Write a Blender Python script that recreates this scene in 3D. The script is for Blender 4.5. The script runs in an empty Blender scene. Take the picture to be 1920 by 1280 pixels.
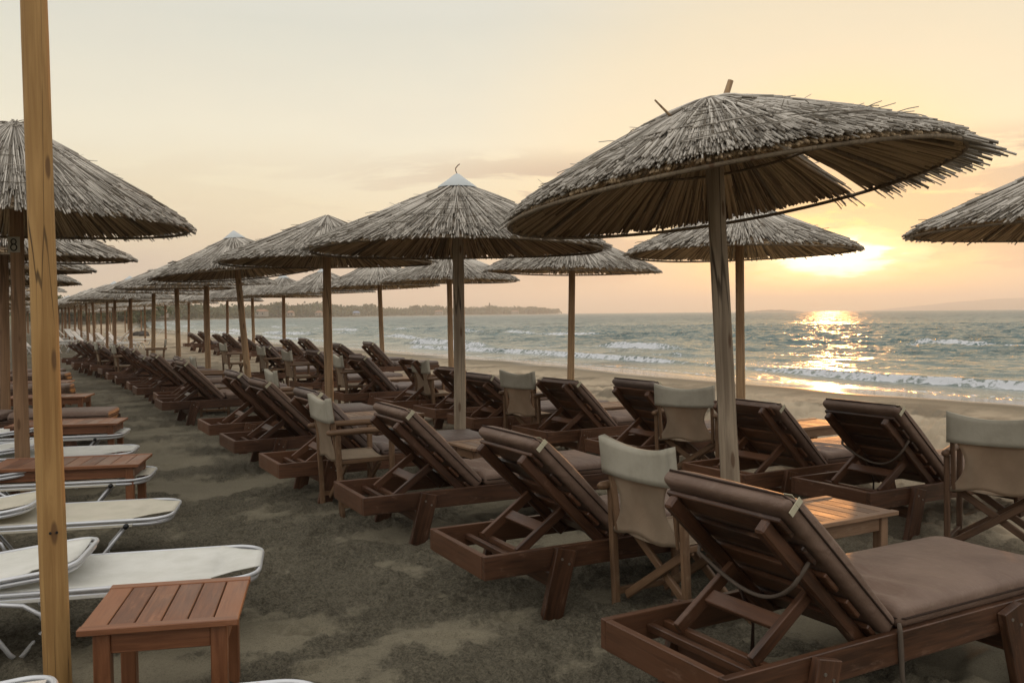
import bpy, math, random
import numpy as np
from mathutils import Vector, Matrix

R_ = math.radians
random.seed(7)
SC = bpy.context.scene
COL = SC.collection

# ------------------------------------------------------------------ camera
F = 1700.0            # focal length in pixels of a 1920 px wide frame
H = 1.55              # eye height above the sand
PITCH = math.atan(52.0 / F)
ROLL = math.atan(0.0093)
_f = np.array([0, math.cos(PITCH), -math.sin(PITCH)])
_r = np.array([1.0, 0, 0])
_u = np.cross(_r, _f)
_c, _s = math.cos(ROLL), math.sin(ROLL)
_r, _u = _c * _r - _s * _u, _c * _u + _s * _r
cam_d = bpy.data.cameras.new('camera')
cam_d.sensor_width = 36.0
cam_d.lens = F / 1920.0 * 36.0
cam_d.clip_start = 0.05
cam_d.clip_end = 30000.0
cam = bpy.data.objects.new('camera', cam_d)
COL.objects.link(cam)
cam.matrix_world = Matrix(((_r[0], _u[0], -_f[0], 0), (_r[1], _u[1], -_f[1], 0),
                           (_r[2], _u[2], -_f[2], H), (0, 0, 0, 1)))
SC.camera = cam


def ray(px, py):
    return _f + _r * (px - 960) / F - _u * (py - 640) / F


def at(px, py, z=0.0):
    """Ground position of a surveyed point seen at photo pixel (px, py), at height z."""
    d = ray(px, py)
    t = (z - H) / d[2]
    return np.array([0, 0, H]) + d * t


def atY(px, Y):
    d = ray(px, 590)
    return d[0] / d[1] * Y


# ------------------------------------------------------------------ light and sky
SUN_EL = 3.15
SUN_AZ = 19.4         # degrees to the right of +Y
sun_dir = Vector((math.sin(R_(SUN_AZ)) * math.cos(R_(SUN_EL)), math.cos(R_(SUN_AZ)) * math.cos(R_(SUN_EL)), math.sin(R_(SUN_EL))))
sl = bpy.data.lights.new('sun', 'SUN')
sl.energy = 1.5
sl.angle = R_(1.2)
sl.color = (1.0, 0.40, 0.11)
so = bpy.data.objects.new('sun', sl)
COL.objects.link(so)
so.rotation_euler = sun_dir.to_track_quat('Z', 'Y').to_euler()
so.location = sun_dir * 400

W = bpy.data.worlds.new('World')
SC.world = W
W.use_nodes = True


class NT:
    """small node-tree helper"""

    def __init__(self, tree):
        self.t = tree
        tree.nodes.clear()

    def n(self, typ, ins=None, **kw):
        nd = self.t.nodes.new(typ)
        for k, v in kw.items():
            setattr(nd, k, v)
        for k, v in (ins or {}).items():
            self.set(nd, k, v)
        return nd

    def set(self, nd, k, v):
        sock = nd.inputs[k]
        if isinstance(v, bpy.types.NodeSocket):
            self.t.links.new(v, sock)
        elif isinstance(v, (tuple, list)) and len(v) == 3 and sock.type == 'RGBA':
            sock.default_value = (*v, 1)
        else:
            sock.default_value = v

    def math(self, op, a, b=0.0, c=0.0, clamp=False):
        nd = self.n('ShaderNodeMath', {0: a, 1: b}, operation=op, use_clamp=clamp)
        if op in ('MULTIPLY_ADD', 'SMOOTH_MIN', 'WRAP'):
            self.set(nd, 2, c)
        return nd.outputs[0]

    def ramp(self, fac, stops, interp='LINEAR'):
        nd = self.n('ShaderNodeValToRGB', {0: fac})
        cr = nd.color_ramp
        cr.interpolation = interp
        while len(cr.elements) < len(stops):
            cr.elements.new(0.5)
        for e, (p, c) in zip(cr.elements, stops):
            e.position = p
            e.color = (*c, 1) if len(c) == 3 else c
        return nd.outputs[0]

    def mix(self, fac, a, b, mode='MIX'):
        nd = self.n('ShaderNodeMix', data_type='RGBA', blend_type=mode)
        for i, v in ((0, fac), (6, a), (7, b)):
            self.set(nd, i, v)
        return nd.outputs[2]

    def maprange(self, v, a, b, c=0.0, d=1.0, smooth=True):
        nd = self.n('ShaderNodeMapRange', {0: v, 1: a, 2: b, 3: c, 4: d},
                    interpolation_type='SMOOTHSTEP' if smooth else 'LINEAR')
        return nd.outputs[0]

    def noise(self, vec, scale, detail=3.0, rough=0.55, dist=0.0):
        nd = self.n('ShaderNodeTexNoise', {'Scale': scale, 'Detail': detail, 'Roughness': rough, 'Distortion': dist})
        if vec is not None:
            self.set(nd, 'Vector', vec)
        return nd.outputs[0]

    def mapping(self, vec, scale=(1, 1, 1), loc=(0, 0, 0)):
        return self.n('ShaderNodeMapping', {'Vector': vec, 'Scale': scale, 'Location': loc}).outputs[0]


def build_sky():
    g = NT(W.node_tree)
    d = g.n('ShaderNodeTexCoord').outputs['Generated']
    sep = g.n('ShaderNodeSeparateXYZ', {0: d})
    z = sep.outputs[2]
    # clear dusk air: pale cream towards the sun, brightened as fill behind and overhead
    wavy = g.noise(g.mapping(d, (3.0, 3.0, 9.0), (1.3, 0.8, 0.4)), 2.0, 5.0, 0.6, 0.3)
    zz = g.math('ADD', z, g.math('MULTIPLY', g.math('SUBTRACT', wavy, 0.5), 0.055))
    front = g.ramp(zz, [(0.0, (0.70, 0.575, 0.46)), (0.045, (0.66, 0.55, 0.455)), (0.075, (0.82, 0.685, 0.49)),
                       (0.12, (0.89, 0.775, 0.545)), (0.19, (0.89, 0.83, 0.655)), (0.30, (0.72, 0.715, 0.62)),
                       (0.50, (0.82, 0.82, 0.79)), (1.0, (1.24, 1.21, 1.15))])
    back = g.ramp(z, [(0.0, (0.46, 0.43, 0.41)), (0.2, (0.66, 0.64, 0.63)), (0.55, (1.2, 1.16, 1.10)), (1.0, (1.24, 1.21, 1.15))])
    az = g.n('ShaderNodeVectorMath', {0: d, 1: (math.sin(R_(8)), math.cos(R_(8)), 0)}, operation='DOT_PRODUCT').outputs['Value']
    base = g.mix(g.maprange(az, -0.15, 0.75), back, front)
    # glow round the sun
    sd = g.n('ShaderNodeVectorMath', {0: d, 1: tuple(sun_dir)}, operation='DOT_PRODUCT').outputs['Value']
    ang = g.math('ARCCOSINE', g.math('MINIMUM', sd, 1.0))
    wide = g.ramp(g.math('DIVIDE', ang, R_(26)), [(0, (0.92,) * 3), (0.22, (0.74,) * 3), (0.5, (0.34,) * 3), (1, (0, 0, 0))], 'EASE')
    gcol = g.mix(g.maprange(ang, R_(3), R_(12)), (1.35, 0.84, 0.24), (1.10, 0.78, 0.36))
    base = g.mix(wide, base, gcol)
    # thin streaky cloud low over the sea
    cm = g.mapping(d, (2.6, 2.6, 14.0), (5.0, 0.4, 0.9))
    n1 = g.noise(cm, 2.1, 6.0, 0.58, 0.4)
    band = g.math('MULTIPLY', g.maprange(z, 0.012, 0.05), g.maprange(z, 0.185, 0.15))
    dens = g.math('MULTIPLY', g.maprange(n1, 0.44, 0.53), band)
    dens = g.math('MULTIPLY', dens, g.maprange(ang, R_(34), R_(14), 0.12, 1.0))
    nearsun = g.maprange(ang, R_(16), R_(3))
    ccol = g.mix(nearsun, (0.56, 0.42, 0.32), (0.84, 0.55, 0.30))
    base = g.mix(g.math('MULTIPLY', dens, 0.85), base, ccol)
    # high thin veil
    vm = g.mapping(d, (1.5, 1.5, 5.0), (4.3, 1.1, 0.0))
    veil = g.math('MULTIPLY', g.maprange(g.noise(vm, 1.7, 4.0, 0.5, 0.3), 0.42, 0.75), g.maprange(z, 0.06, 0.16))
    base = g.mix(g.math('MULTIPLY', veil, 0.16), base, (0.80, 0.72, 0.60))
    # the sun behind ragged cloud
    rag = g.noise(g.mapping(d, (9, 9, 34), (1.7, 0.2, 0.9)), 3.0, 5.0, 0.6, 0.5)
    dx = g.n('ShaderNodeVectorMath', {0: d, 1: (math.cos(R_(SUN_AZ)), -math.sin(R_(SUN_AZ)), 0)}, operation='DOT_PRODUCT').outputs['Value']
    dz = g.math('SUBTRACT', z, math.sin(R_(SUN_EL)))
    rr = g.math('SQRT', g.math('ADD', g.math('POWER', g.math('ABSOLUTE', g.math('DIVIDE', dx, 0.050)), 2.0), g.math('POWER', g.math('ABSOLUTE', g.math('DIVIDE', dz, 0.017)), 2.0)))
    rr = g.math('ADD', rr, g.math('MULTIPLY', g.math('SUBTRACT', rag, 0.5), 1.5))
    core = g.ramp(g.math('DIVIDE', rr, 3.2), [(0, (3.2, 2.9, 2.4)), (0.25, (2.0, 1.8, 1.35)), (0.42, (0.60, 0.50, 0.26)), (0.65, (0.12, 0.10, 0.03)), (1, (0, 0, 0))], 'EASE')
    base = g.mix(1.0, base, core, 'ADD')
    sky = g.n('ShaderNodeTexSky', sky_type='NISHITA')
    sky.sun_disc = False
    sky.sun_elevation = R_(SUN_EL)
    sky.sun_rotation = R_(SUN_AZ)
    b1 = g.n('ShaderNodeBackground', {'Color': base, 'Strength': 1.0})
    b2 = g.n('ShaderNodeBackground', {'Color': sky.outputs[0], 'Strength': 0.012})
    add = g.n('ShaderNodeAddShader', {0: b1.outputs[0], 1: b2.outputs[0]})
    out = g.n('ShaderNodeOutputWorld', {'Surface': add.outputs[0]})


build_sky()
vs = SC.view_settings
SC.display_settings.display_device = 'sRGB'
vs.view_transform = 'Standard'
vs.look = 'None'
vs.exposure = 0.0
vs.gamma = 1.0
vs.use_curve_mapping = False
cy = SC.cycles
cy.max_bounces = 7
cy.diffuse_bounces = 3
cy.glossy_bounces = 3
cy.transmission_bounces = 3
cy.transparent_max_bounces = 6
cy.volume_bounces = 1
cy.caustics_reflective = False
cy.caustics_refractive = False
cy.sample_clamp_indirect = 6.0
cy.use_denoising = True
W.cycles.sampling_method = 'MANUAL'
W.cycles.sample_map_resolution = 512

# ------------------------------------------------------------------ noise
_rng = np.random.RandomState(11)
_perm = _rng.rand(512, 512)


def vnoise(x, y):
    xi = np.floor(x).astype(int)
    yi = np.floor(y).astype(int)
    fx = x - xi
    fy = y - yi
    fx = fx * fx * (3 - 2 * fx)
    fy = fy * fy * (3 - 2 * fy)
    a = _perm[xi % 512, yi % 512]
    b = _perm[(xi + 1) % 512, yi % 512]
    c = _perm[xi % 512, (yi + 1) % 512]
    d = _perm[(xi + 1) % 512, (yi + 1) % 512]
    return (a * (1 - fx) + b * fx) * (1 - fy) + (c * (1 - fx) + d * fx) * fy


def fbm(x, y, o=4, gain=0.5):
    s = 0.0
    a = 1.0
    tot = 0.0
    for i in range(o):
        s = s + a * vnoise(x * 2 ** i + 17.3 * i, y * 2 ** i + 5.1 * i)
        tot += a
        a *= gain
    return s / tot


def sstep(a, b, x):
    t = np.clip((x - a) / (b - a), 0, 1)
    return t * t * (3 - 2 * t)


# ------------------------------------------------------------------ materials
MATS = {}


def mat(name):
    m = bpy.data.materials.new(name)
    m.use_nodes = True
    g = NT(m.node_tree)
    MATS[name] = m
    return m, g


def finish(g, shader, disp=None):
    g.n('ShaderNodeOutputMaterial', {'Surface': shader})


def wood_mat(name, dark, light, rough=0.5, grain=1.0, wear=None, wearamt=0.4, spec=0.4):
    m, g = mat(name)
    uv = g.n('ShaderNodeTexCoord').outputs['UV']
    v = g.mapping(uv, (4.0, 60.0, 1.0))
    n1 = g.noise(v, 1.0, 5.0, 0.62, 0.6)
    n2 = g.noise(g.mapping(uv, (2.2, 6.0, 1.0)), 1.0, 3.0, 0.5)
    rnd = g.n('ShaderNodeNewGeometry').outputs['Random Per Island']
    fac = g.math('ADD', g.math('MULTIPLY', n1, 0.75), g.math('MULTIPLY', n2, 0.45))
    fac = g.math('ADD', fac, g.math('MULTIPLY', g.math('SUBTRACT', rnd, 0.5), 0.34))
    col = g.mix(g.maprange(fac, 0.32, 0.88), dark, light)
    if wear:
        wn = g.noise(g.mapping(uv, (6.0, 16.0, 1.0), (3.3, 1.2, 0)), 1.0, 5.0, 0.7)
        col = g.mix(g.math('MULTIPLY', g.maprange(wn, 0.56, 0.72), wearamt), col, wear)
    b = g.n('ShaderNodeBump', {'Strength': 0.25 * grain, 'Distance': 0.004, 'Height': n1})
    rr = g.maprange(n2, 0.2, 0.8, rough - 0.1, rough + 0.14)
    p = g.n('ShaderNodeBsdfPrincipled', {'Base Color': col, 'Roughness': rr, 'Normal': b.outputs[0], 'Specular IOR Level': spec})
    finish(g, p.outputs[0])
    return m


WOOD_BED = wood_mat('varnished_dark_wood', (0.013, 0.0058, 0.0032), (0.098, 0.042, 0.020), 0.43, 1.0, (0.19, 0.11, 0.072), 0.6)
WOOD_BED2 = wood_mat('varnished_red_wood', (0.026, 0.0112, 0.0056), (0.145, 0.064, 0.031), 0.46, 1.0, (0.25, 0.13, 0.08), 0.35)
WOOD_CHAIR = wood_mat('oiled_chair_wood', (0.062, 0.032, 0.016), (0.20, 0.115, 0.060), 0.55, 1.0, (0.34, 0.24, 0.15), 0.4)
WOOD_CHAIR_D = wood_mat('dark_chair_wood', (0.05, 0.026, 0.014), (0.14, 0.075, 0.04), 0.55, 1.0)
WOOD_TABLE = wood_mat('orange_table_wood', (0.115, 0.042, 0.018), (0.255, 0.105, 0.047), 0.42, 0.8, (0.42, 0.2, 0.1), 0.3)
WOOD_TABLE_D = wood_mat('worn_table_wood', (0.13, 0.07, 0.038), (0.28, 0.17, 0.10), 0.5, 1.0, (0.40, 0.29, 0.19), 0.4)


def pole_mat(name, dark, light, crack=0.7, cw=0.05):
    m, g = mat(name)
    oc = g.n('ShaderNodeTexCoord').outputs['Object']
    n1 = g.noise(g.mapping(oc, (34, 34, 1.6)), 1.0, 5.0, 0.6, 1.0)
    n2 = g.noise(g.mapping(oc, (5, 5, 1.1)), 1.0, 3.0, 0.55)
    f = g.math('ADD', g.math('MULTIPLY', n1, 0.6), g.math('MULTIPLY', n2, 0.6))
    col = g.mix(g.maprange(f, 0.35, 0.85), dark, light)
    ck = g.n('ShaderNodeTexVoronoi', {'Vector': g.mapping(oc, (17, 17, 0.55)), 'Scale': 1.0, 'Randomness': 1.0}, feature='DISTANCE_TO_EDGE').outputs[0]
    gate = g.maprange(n2, 0.42, 0.56)
    line = g.math('MULTIPLY', g.maprange(ck, cw, cw * 0.24), gate)
    col = g.mix(g.math('MULTIPLY', line, crack), col, (0.035, 0.022, 0.013))
    kn = g.n('ShaderNodeTexVoronoi', {'Vector': g.mapping(oc, (9, 9, 2.4), (0.3, 0.1, 0.7)), 'Scale': 1.0}, feature='F1').outputs['Distance']
    col = g.mix(g.math('MULTIPLY', g.maprange(kn, 0.15, 0.08), 0.75), col, (0.10, 0.05, 0.025))
    b = g.n('ShaderNodeBump', {'Strength': 0.5, 'Distance': 0.006, 'Height': g.math('SUBTRACT', n1, g.math('MULTIPLY', line, 1.2))})
    p = g.n('ShaderNodeBsdfPrincipled', {'Base Color': col, 'Roughness': 0.72, 'Normal': b.outputs[0], 'Specular IOR Level': 0.25})
    finish(g, p.outputs[0])
    return m


POLE_GREY = pole_mat('weathered_pole_wood', (0.19, 0.145, 0.10), (0.46, 0.375, 0.27), 0.85)
POLE_TAN = pole_mat('tan_pole_wood', (0.21, 0.128, 0.068), (0.44, 0.295, 0.165), 0.6)
POLE_NEW = pole_mat('fresh_pine_post_wood', (0.27, 0.145, 0.050), (0.50, 0.305, 0.12), 0.8, 0.018)
POLE_BROWN = pole_mat('brown_pole_wood', (0.17, 0.098, 0.053), (0.37, 0.225, 0.125), 0.5)


def thatch_mat(name, a, b, c):
    m, g = mat(name)
    rnd = g.n('ShaderNodeNewGeometry').outputs['Random Per Island']
    oc = g.n('ShaderNodeTexCoord').outputs['Object']
    n = g.noise(oc, 2.2, 4.0, 0.6)
    f = g.math('ADD', g.math('MULTIPLY', rnd, 0.75), g.math('MULTIPLY', n, 0.35))
    col = g.ramp(f, [(0.14, c), (0.34, tuple(q * 0.72 for q in a)), (0.62, b), (0.95, tuple(min(0.8, q * 1.28) for q in b))])
    n3 = g.noise(oc, 60.0, 2.0)
    col = g.mix(g.math('MULTIPLY', n3, 0.35), col, c)
    p = g.n('ShaderNodeBsdfPrincipled', {'Base Color': col, 'Roughness': 0.75, 'Specular IOR Level': 0.2})
    finish(g, p.outputs[0])
    return m


THATCH = thatch_mat('weathered_grey_reed', (0.36, 0.327, 0.278), (0.56, 0.52, 0.46), (0.14, 0.112, 0.08))
THATCH_IN = thatch_mat('brown_inner_reed', (0.33, 0.235, 0.142), (0.52, 0.39, 0.245), (0.12, 0.08, 0.045))


def simple(name, col, rough=0.5, spec=0.5, metal=0.0, nscale=0, namt=0.2, bump=0.0, col2=None):
    m, g = mat(name)
    c = col
    p = g.n('ShaderNodeBsdfPrincipled', {'Roughness': rough, 'Specular IOR Level': spec, 'Metallic': metal})
    if nscale:
        oc = g.n('ShaderNodeTexCoord').outputs['Object']
        n = g.noise(oc, nscale, 4.0, 0.6)
        c2 = col2 or tuple(x * 0.6 for x in col)
        c = g.mix(g.math('MULTIPLY', g.maprange(n, 0.3, 0.7), namt * 2 if not col2 else 1.0), col, c2)
        if bump:
            bn = g.n('ShaderNodeBump', {'Strength': bump, 'Distance': 0.003, 'Height': g.noise(oc, nscale * 9, 3.0)})
            g.set(p, 'Normal', bn.outputs[0])
    g.set(p, 'Base Color', c)
    finish(g, p.outputs[0])
    return m


def cloth_mat(name, col, col2, trans=0.35, rough=0.85):
    m, g = mat(name)
    oc = g.n('ShaderNodeTexCoord').outputs['Object']
    n = g.noise(oc, 6.0, 4.0, 0.6)
    c = g.mix(g.maprange(n, 0.3, 0.75), col, col2)
    bn = g.n('ShaderNodeBump', {'Strength': 0.55, 'Distance': 0.012, 'Height': g.noise(g.mapping(oc, (1.0, 1.0, 0.45)), 9.0, 4.0, 0.6, 0.8)})
    p = g.n('ShaderNodeBsdfPrincipled', {'Base Color': c, 'Roughness': rough, 'Specular IOR Level': 0.15, 'Normal': bn.outputs[0]})
    t = g.n('ShaderNodeBsdfTranslucent', {'Color': c})
    mx = g.n('ShaderNodeMixShader', {0: trans, 1: p.outputs[0], 2: t.outputs[0]})
    finish(g, mx.outputs[0])
    return m


CANVAS_TOP = cloth_mat('grey_green_canvas', (0.42, 0.39, 0.315), (0.33, 0.305, 0.24), 0.10)
CANVAS = cloth_mat('ecru_canvas', (0.44, 0.345, 0.25), (0.36, 0.28, 0.20), 0.42)
WHITE_TEX = cloth_mat('white_textilene', (0.80, 0.79, 0.74), (0.70, 0.69, 0.63), 0.25, 0.6)
CREAM_TEX = cloth_mat('cream_textilene', (0.70, 0.65, 0.54), (0.61, 0.57, 0.46), 0.25, 0.6)


def leather_mat(name, col, col2):
    m, g = mat(name)
    oc = g.n('ShaderNodeTexCoord').outputs['Object']
    n = g.noise(oc, 3.5, 5.0, 0.6)
    c = g.mix(g.maprange(n, 0.25, 0.8), col, col2)
    dust = g.noise(oc, 22.0, 4.0, 0.7)
    c = g.mix(g.math('MULTIPLY', g.maprange(dust, 0.52, 0.75), 0.22), c, (0.27, 0.21, 0.16))
    b = g.n('ShaderNodeBump', {'Strength': 0.20, 'Distance': 0.003, 'Height': g.noise(oc, 150.0, 2.0)})
    b2 = g.n('ShaderNodeBump', {'Strength': 0.55, 'Distance': 0.022, 'Height': g.noise(g.mapping(oc, (5, 2.2, 5)), 1.8, 4.0, 0.55, 0.9), 'Normal': b.outputs[0]})
    p = g.n('ShaderNodeBsdfPrincipled', {'Base Color': c, 'Roughness': 0.56, 'Specular IOR Level': 0.35, 'Normal': b2.outputs[0]})
    finish(g, p.outputs[0])
    return m


LEATHER = leather_mat('brown_vinyl', (0.122, 0.075, 0.053), (0.185, 0.122, 0.089))
LEATHER_G = leather_mat('grey_brown_vinyl', (0.125, 0.090, 0.075), (0.18, 0.135, 0.112))
SEAM = simple('dark_seam_thread', (0.035, 0.02, 0.014), 0.8, 0.2)
STRAP = simple('grey_webbing', (0.11, 0.085, 0.065), 0.8, 0.2, nscale=20, namt=0.2)
TAG = simple('pale_cloth_tag', (0.50, 0.46, 0.33), 0.8, 0.2, nscale=15, namt=0.15)
BOLT = simple('galvanised_bolt', (0.35, 0.32, 0.28), 0.4, 0.5, 0.9)
ALU = simple('dull_aluminium_tube', (0.60, 0.61, 0.63), 0.42, 0.5, 0.6, nscale=8, namt=0.1)
PLASTIC = simple('white_plastic', (0.66, 0.64, 0.60), 0.45, 0.4, nscale=6, namt=0.08)
BLACK = simple('black_plastic', (0.012, 0.012, 0.013), 0.5, 0.4)
CAPM = simple('white_painted_cap', (0.50, 0.53, 0.53), 0.5, 0.4, nscale=5, namt=0.15)
HOOPM = pole_mat('bent_cane', (0.12, 0.09, 0.058), (0.24, 0.185, 0.122), 0.3)
WIRE = simple('rusty_wire', (0.10, 0.05, 0.03), 0.7, 0.3)
PLATE = simple('pale_number_plate', (0.42, 0.38, 0.30), 0.6, 0.3, nscale=20, namt=0.2)
INK = simple('black_paint', (0.015, 0.013, 0.012), 0.6, 0.3)
HOUSE_W = simple('white_render', (0.30, 0.275, 0.24), 0.8, 0.2, nscale=0.3, namt=0.1)
HOUSE_R = simple('tile_roof', (0.30, 0.16, 0.10), 0.8, 0.2, nscale=0.8, namt=0.2)
HOUSE_B = simple('blue_roof', (0.20, 0.28, 0.42), 0.7, 0.2, nscale=0.8, namt=0.2)
HOUSE_WIN = simple('dark_glass', (0.04, 0.05, 0.06), 0.2, 0.5)
BARK = simple('bark', (0.10, 0.07, 0.05), 0.9, 0.1, nscale=4, namt=0.3)
ROCK = simple('dark_wet_rock', (0.06, 0.05, 0.042), 0.8, 0.3, nscale=6, namt=0.3)


def leaf_mat():
    m, g = mat('leaf_green')
    rnd = g.n('ShaderNodeNewGeometry').outputs['Random Per Island']
    c = g.ramp(rnd, [(0, (0.042, 0.058, 0.025)), (0.5, (0.075, 0.095, 0.038)), (1, (0.12, 0.125, 0.055))])
    p = g.n('ShaderNodeBsdfPrincipled', {'Base Color': c, 'Roughness': 0.7, 'Specular IOR Level': 0.2})
    t = g.n('ShaderNodeBsdfTranslucent', {'Color': c})
    mx = g.n('ShaderNodeMixShader', {0: 0.25, 1: p.outputs[0], 2: t.outputs[0]})
    finish(g, mx.outputs[0])
    return m


LEAF = leaf_mat()


def sand_mat():
    m, g = mat('damp_sand')
    oc = g.n('ShaderNodeTexCoord').outputs['Object']
    rough = g.n('ShaderNodeAttribute', attribute_name='rough').outputs['Fac']
    wet = g.n('ShaderNodeAttribute', attribute_name='wet').outputs['Fac']
    green = g.n('ShaderNodeAttribute', attribute_name='green').outputs['Fac']
    n1 = g.noise(oc, 1.6, 6.0, 0.62)
    n2 = g.noise(oc, 62.0, 5.0, 0.72)
    n3 = g.noise(oc, 170.0, 2.0, 0.6)
    f = g.math('ADD', g.math('MULTIPLY', n1, 0.5), g.math('MULTIPLY', n2, 0.5))
    smooth_c = g.mix(g.maprange(f, 0.3, 0.7), (0.142, 0.124, 0.086), (0.200, 0.174, 0.122))
    rough_c = g.mix(g.maprange(g.math('ADD', g.math('MULTIPLY', n1, 0.25), g.math('MULTIPLY', n2, 0.75)), 0.36, 0.62), (0.085, 0.074, 0.052), (0.205, 0.180, 0.129))  # dark end of the damp grain also stands in for shade between lumps
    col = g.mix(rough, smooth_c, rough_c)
    col = g.mix(g.math('MULTIPLY', g.maprange(n3, 0.50, 0.68), 0.5), col, (0.05, 0.042, 0.03))
    sh = g.n('ShaderNodeTexVoronoi', {'Vector': oc, 'Scale': 9.0}, feature='F1')
    shell = g.math('MULTIPLY', g.maprange(sh.outputs['Distance'], 0.05, 0.03), g.maprange(g.noise(oc, 2.3, 1.0), 0.55, 0.62))
    col = g.mix(shell, col, (0.42, 0.37, 0.29))
    dry_sunlit = g.n('ShaderNodeAttribute', attribute_name='dry_sunlit').outputs['Fac']
    col = g.mix(g.math('MULTIPLY', dry_sunlit, g.maprange(rough, 0, 1, 0.72, 0.25, False)), col, (0.56, 0.45, 0.32))  # open upper beach painted paler for grazing sunlight as well as dry sand
    col = g.mix(wet, col, (0.085, 0.070, 0.050))
    gcol = g.mix(g.maprange(g.noise(oc, 0.05, 5.0, 0.7), 0.35, 0.65), (0.05, 0.068, 0.028), (0.16, 0.135, 0.075))
    col = g.mix(green, col, gcol)
    hgt = g.math('ADD', g.math('MULTIPLY', n2, 0.7), g.math('MULTIPLY', n3, 0.3))
    bs = g.math('MULTIPLY', g.maprange(rough, 0, 1, 0.22, 0.95, False), g.maprange(wet, 0, 0.8, 1.0, 0.02, False))
    b = g.n('ShaderNodeBump', {'Strength': bs, 'Distance': 0.045, 'Height': hgt})
    rr = g.maprange(wet, 0.0, 1.0, 0.92, 0.10, False)
    p = g.n('ShaderNodeBsdfPrincipled', {'Base Color': col, 'Roughness': rr, 'Specular IOR Level': g.maprange(wet, 0, 1, 0.15, 0.6, False), 'Normal': b.outputs[0]})
    finish(g, p.outputs[0])
    return m


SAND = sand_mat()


def sea_mat():
    m, g = mat('sea_water')
    oc = g.n('ShaderNodeTexCoord').outputs['Object']
    foam = g.n('ShaderNodeAttribute', attribute_name='foam').outputs['Fac']
    shal = g.n('ShaderNodeAttribute', attribute_name='shallow').outputs['Fac']
    rot = g.n('ShaderNodeMapping', {'Vector': oc, 'Rotation': (0, 0, R_(29.5)), 'Scale': (1, 1, 1)}).outputs[0]
    st = g.mapping(rot, (1.0, 0.42, 1.0))
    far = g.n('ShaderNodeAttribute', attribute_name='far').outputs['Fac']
    rip = g.noise(st, 3.4, 5.0, 0.65, 0.5)
    rip2 = g.noise(st, 0.8, 4.0, 0.6, 0.4)
    gust1 = g.noise(g.mapping(rot, (0.55, 0.16, 1.0)), 1.0, 4.0, 0.65, 0.6)
    gust2 = g.noise(g.mapping(rot, (0.10, 0.034, 1.0)), 1.0, 6.0, 0.75, 0.5)
    gust = g.math('ADD', g.math('MULTIPLY', gust1, 0.5), g.math('MULTIPLY', gust2, 0.5))
    gf = g.maprange(gust, 0.47, 0.63)
    hh = g.math('ADD', g.math('MULTIPLY', rip, 0.3), rip2)
    b = g.n('ShaderNodeBump', {'Strength': 1.0, 'Distance': g.maprange(gf, 0, 1, 0.32, 0.95, False), 'Height': hh})
    wcol = g.mix(shal, (0.046, 0.100, 0.098), (0.155, 0.18, 0.15))
    wcol = g.mix(g.math('MULTIPLY', gf, 0.8), wcol, (0.020, 0.060, 0.060))
    wcol = g.mix(g.math('MULTIPLY', far, 0.55), wcol, (0.115, 0.150, 0.146))  # far water painted paler to make up for its dimmer reflection
    rgh = g.math('ADD', g.maprange(far, 0, 1, 0.19, 0.36, False), g.math('MULTIPLY', gf, g.maprange(far, 0, 1, 0.06, 0.16, False)))
    water = g.n('ShaderNodeBsdfPrincipled', {'Base Color': wcol, 'Roughness': rgh, 'IOR': 1.34, 'Specular IOR Level': 0.5, 'Normal': b.outputs[0]})
    vo = g.n('ShaderNodeTexVoronoi', {'Vector': g.mapping(rot, (1.0, 0.6, 1.0)), 'Scale': 4.0, 'Randomness': 1.0}, feature='DISTANCE_TO_EDGE').outputs[0]
    fn = g.math('ADD', g.math('MULTIPLY', g.noise(g.mapping(rot, (1.0, 0.7, 1.0)), 6.0, 6.0, 0.8, 1.4), 0.9), g.math('MULTIPLY', g.maprange(vo, 0.22, 0.0), 0.16))
    fb = g.n('ShaderNodeBump', {'Strength': 0.6, 'Distance': 0.05, 'Height': fn})
    fo = g.n('ShaderNodeBsdfPrincipled', {'Base Color': (0.52, 0.53, 0.55), 'Roughness': 0.7, 'Specular IOR Level': 0.3, 'Normal': fb.outputs[0]})
    ff = g.maprange(g.math('ADD', foam, g.math('MULTIPLY', g.math('SUBTRACT', fn, 0.5), 2.0)), 0.40, 0.70)
    ff = g.math('MULTIPLY', ff, g.maprange(foam, 0.02, 0.15))
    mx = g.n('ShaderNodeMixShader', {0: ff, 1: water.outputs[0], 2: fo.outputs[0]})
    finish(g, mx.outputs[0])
    return m


SEA = sea_mat()


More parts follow.
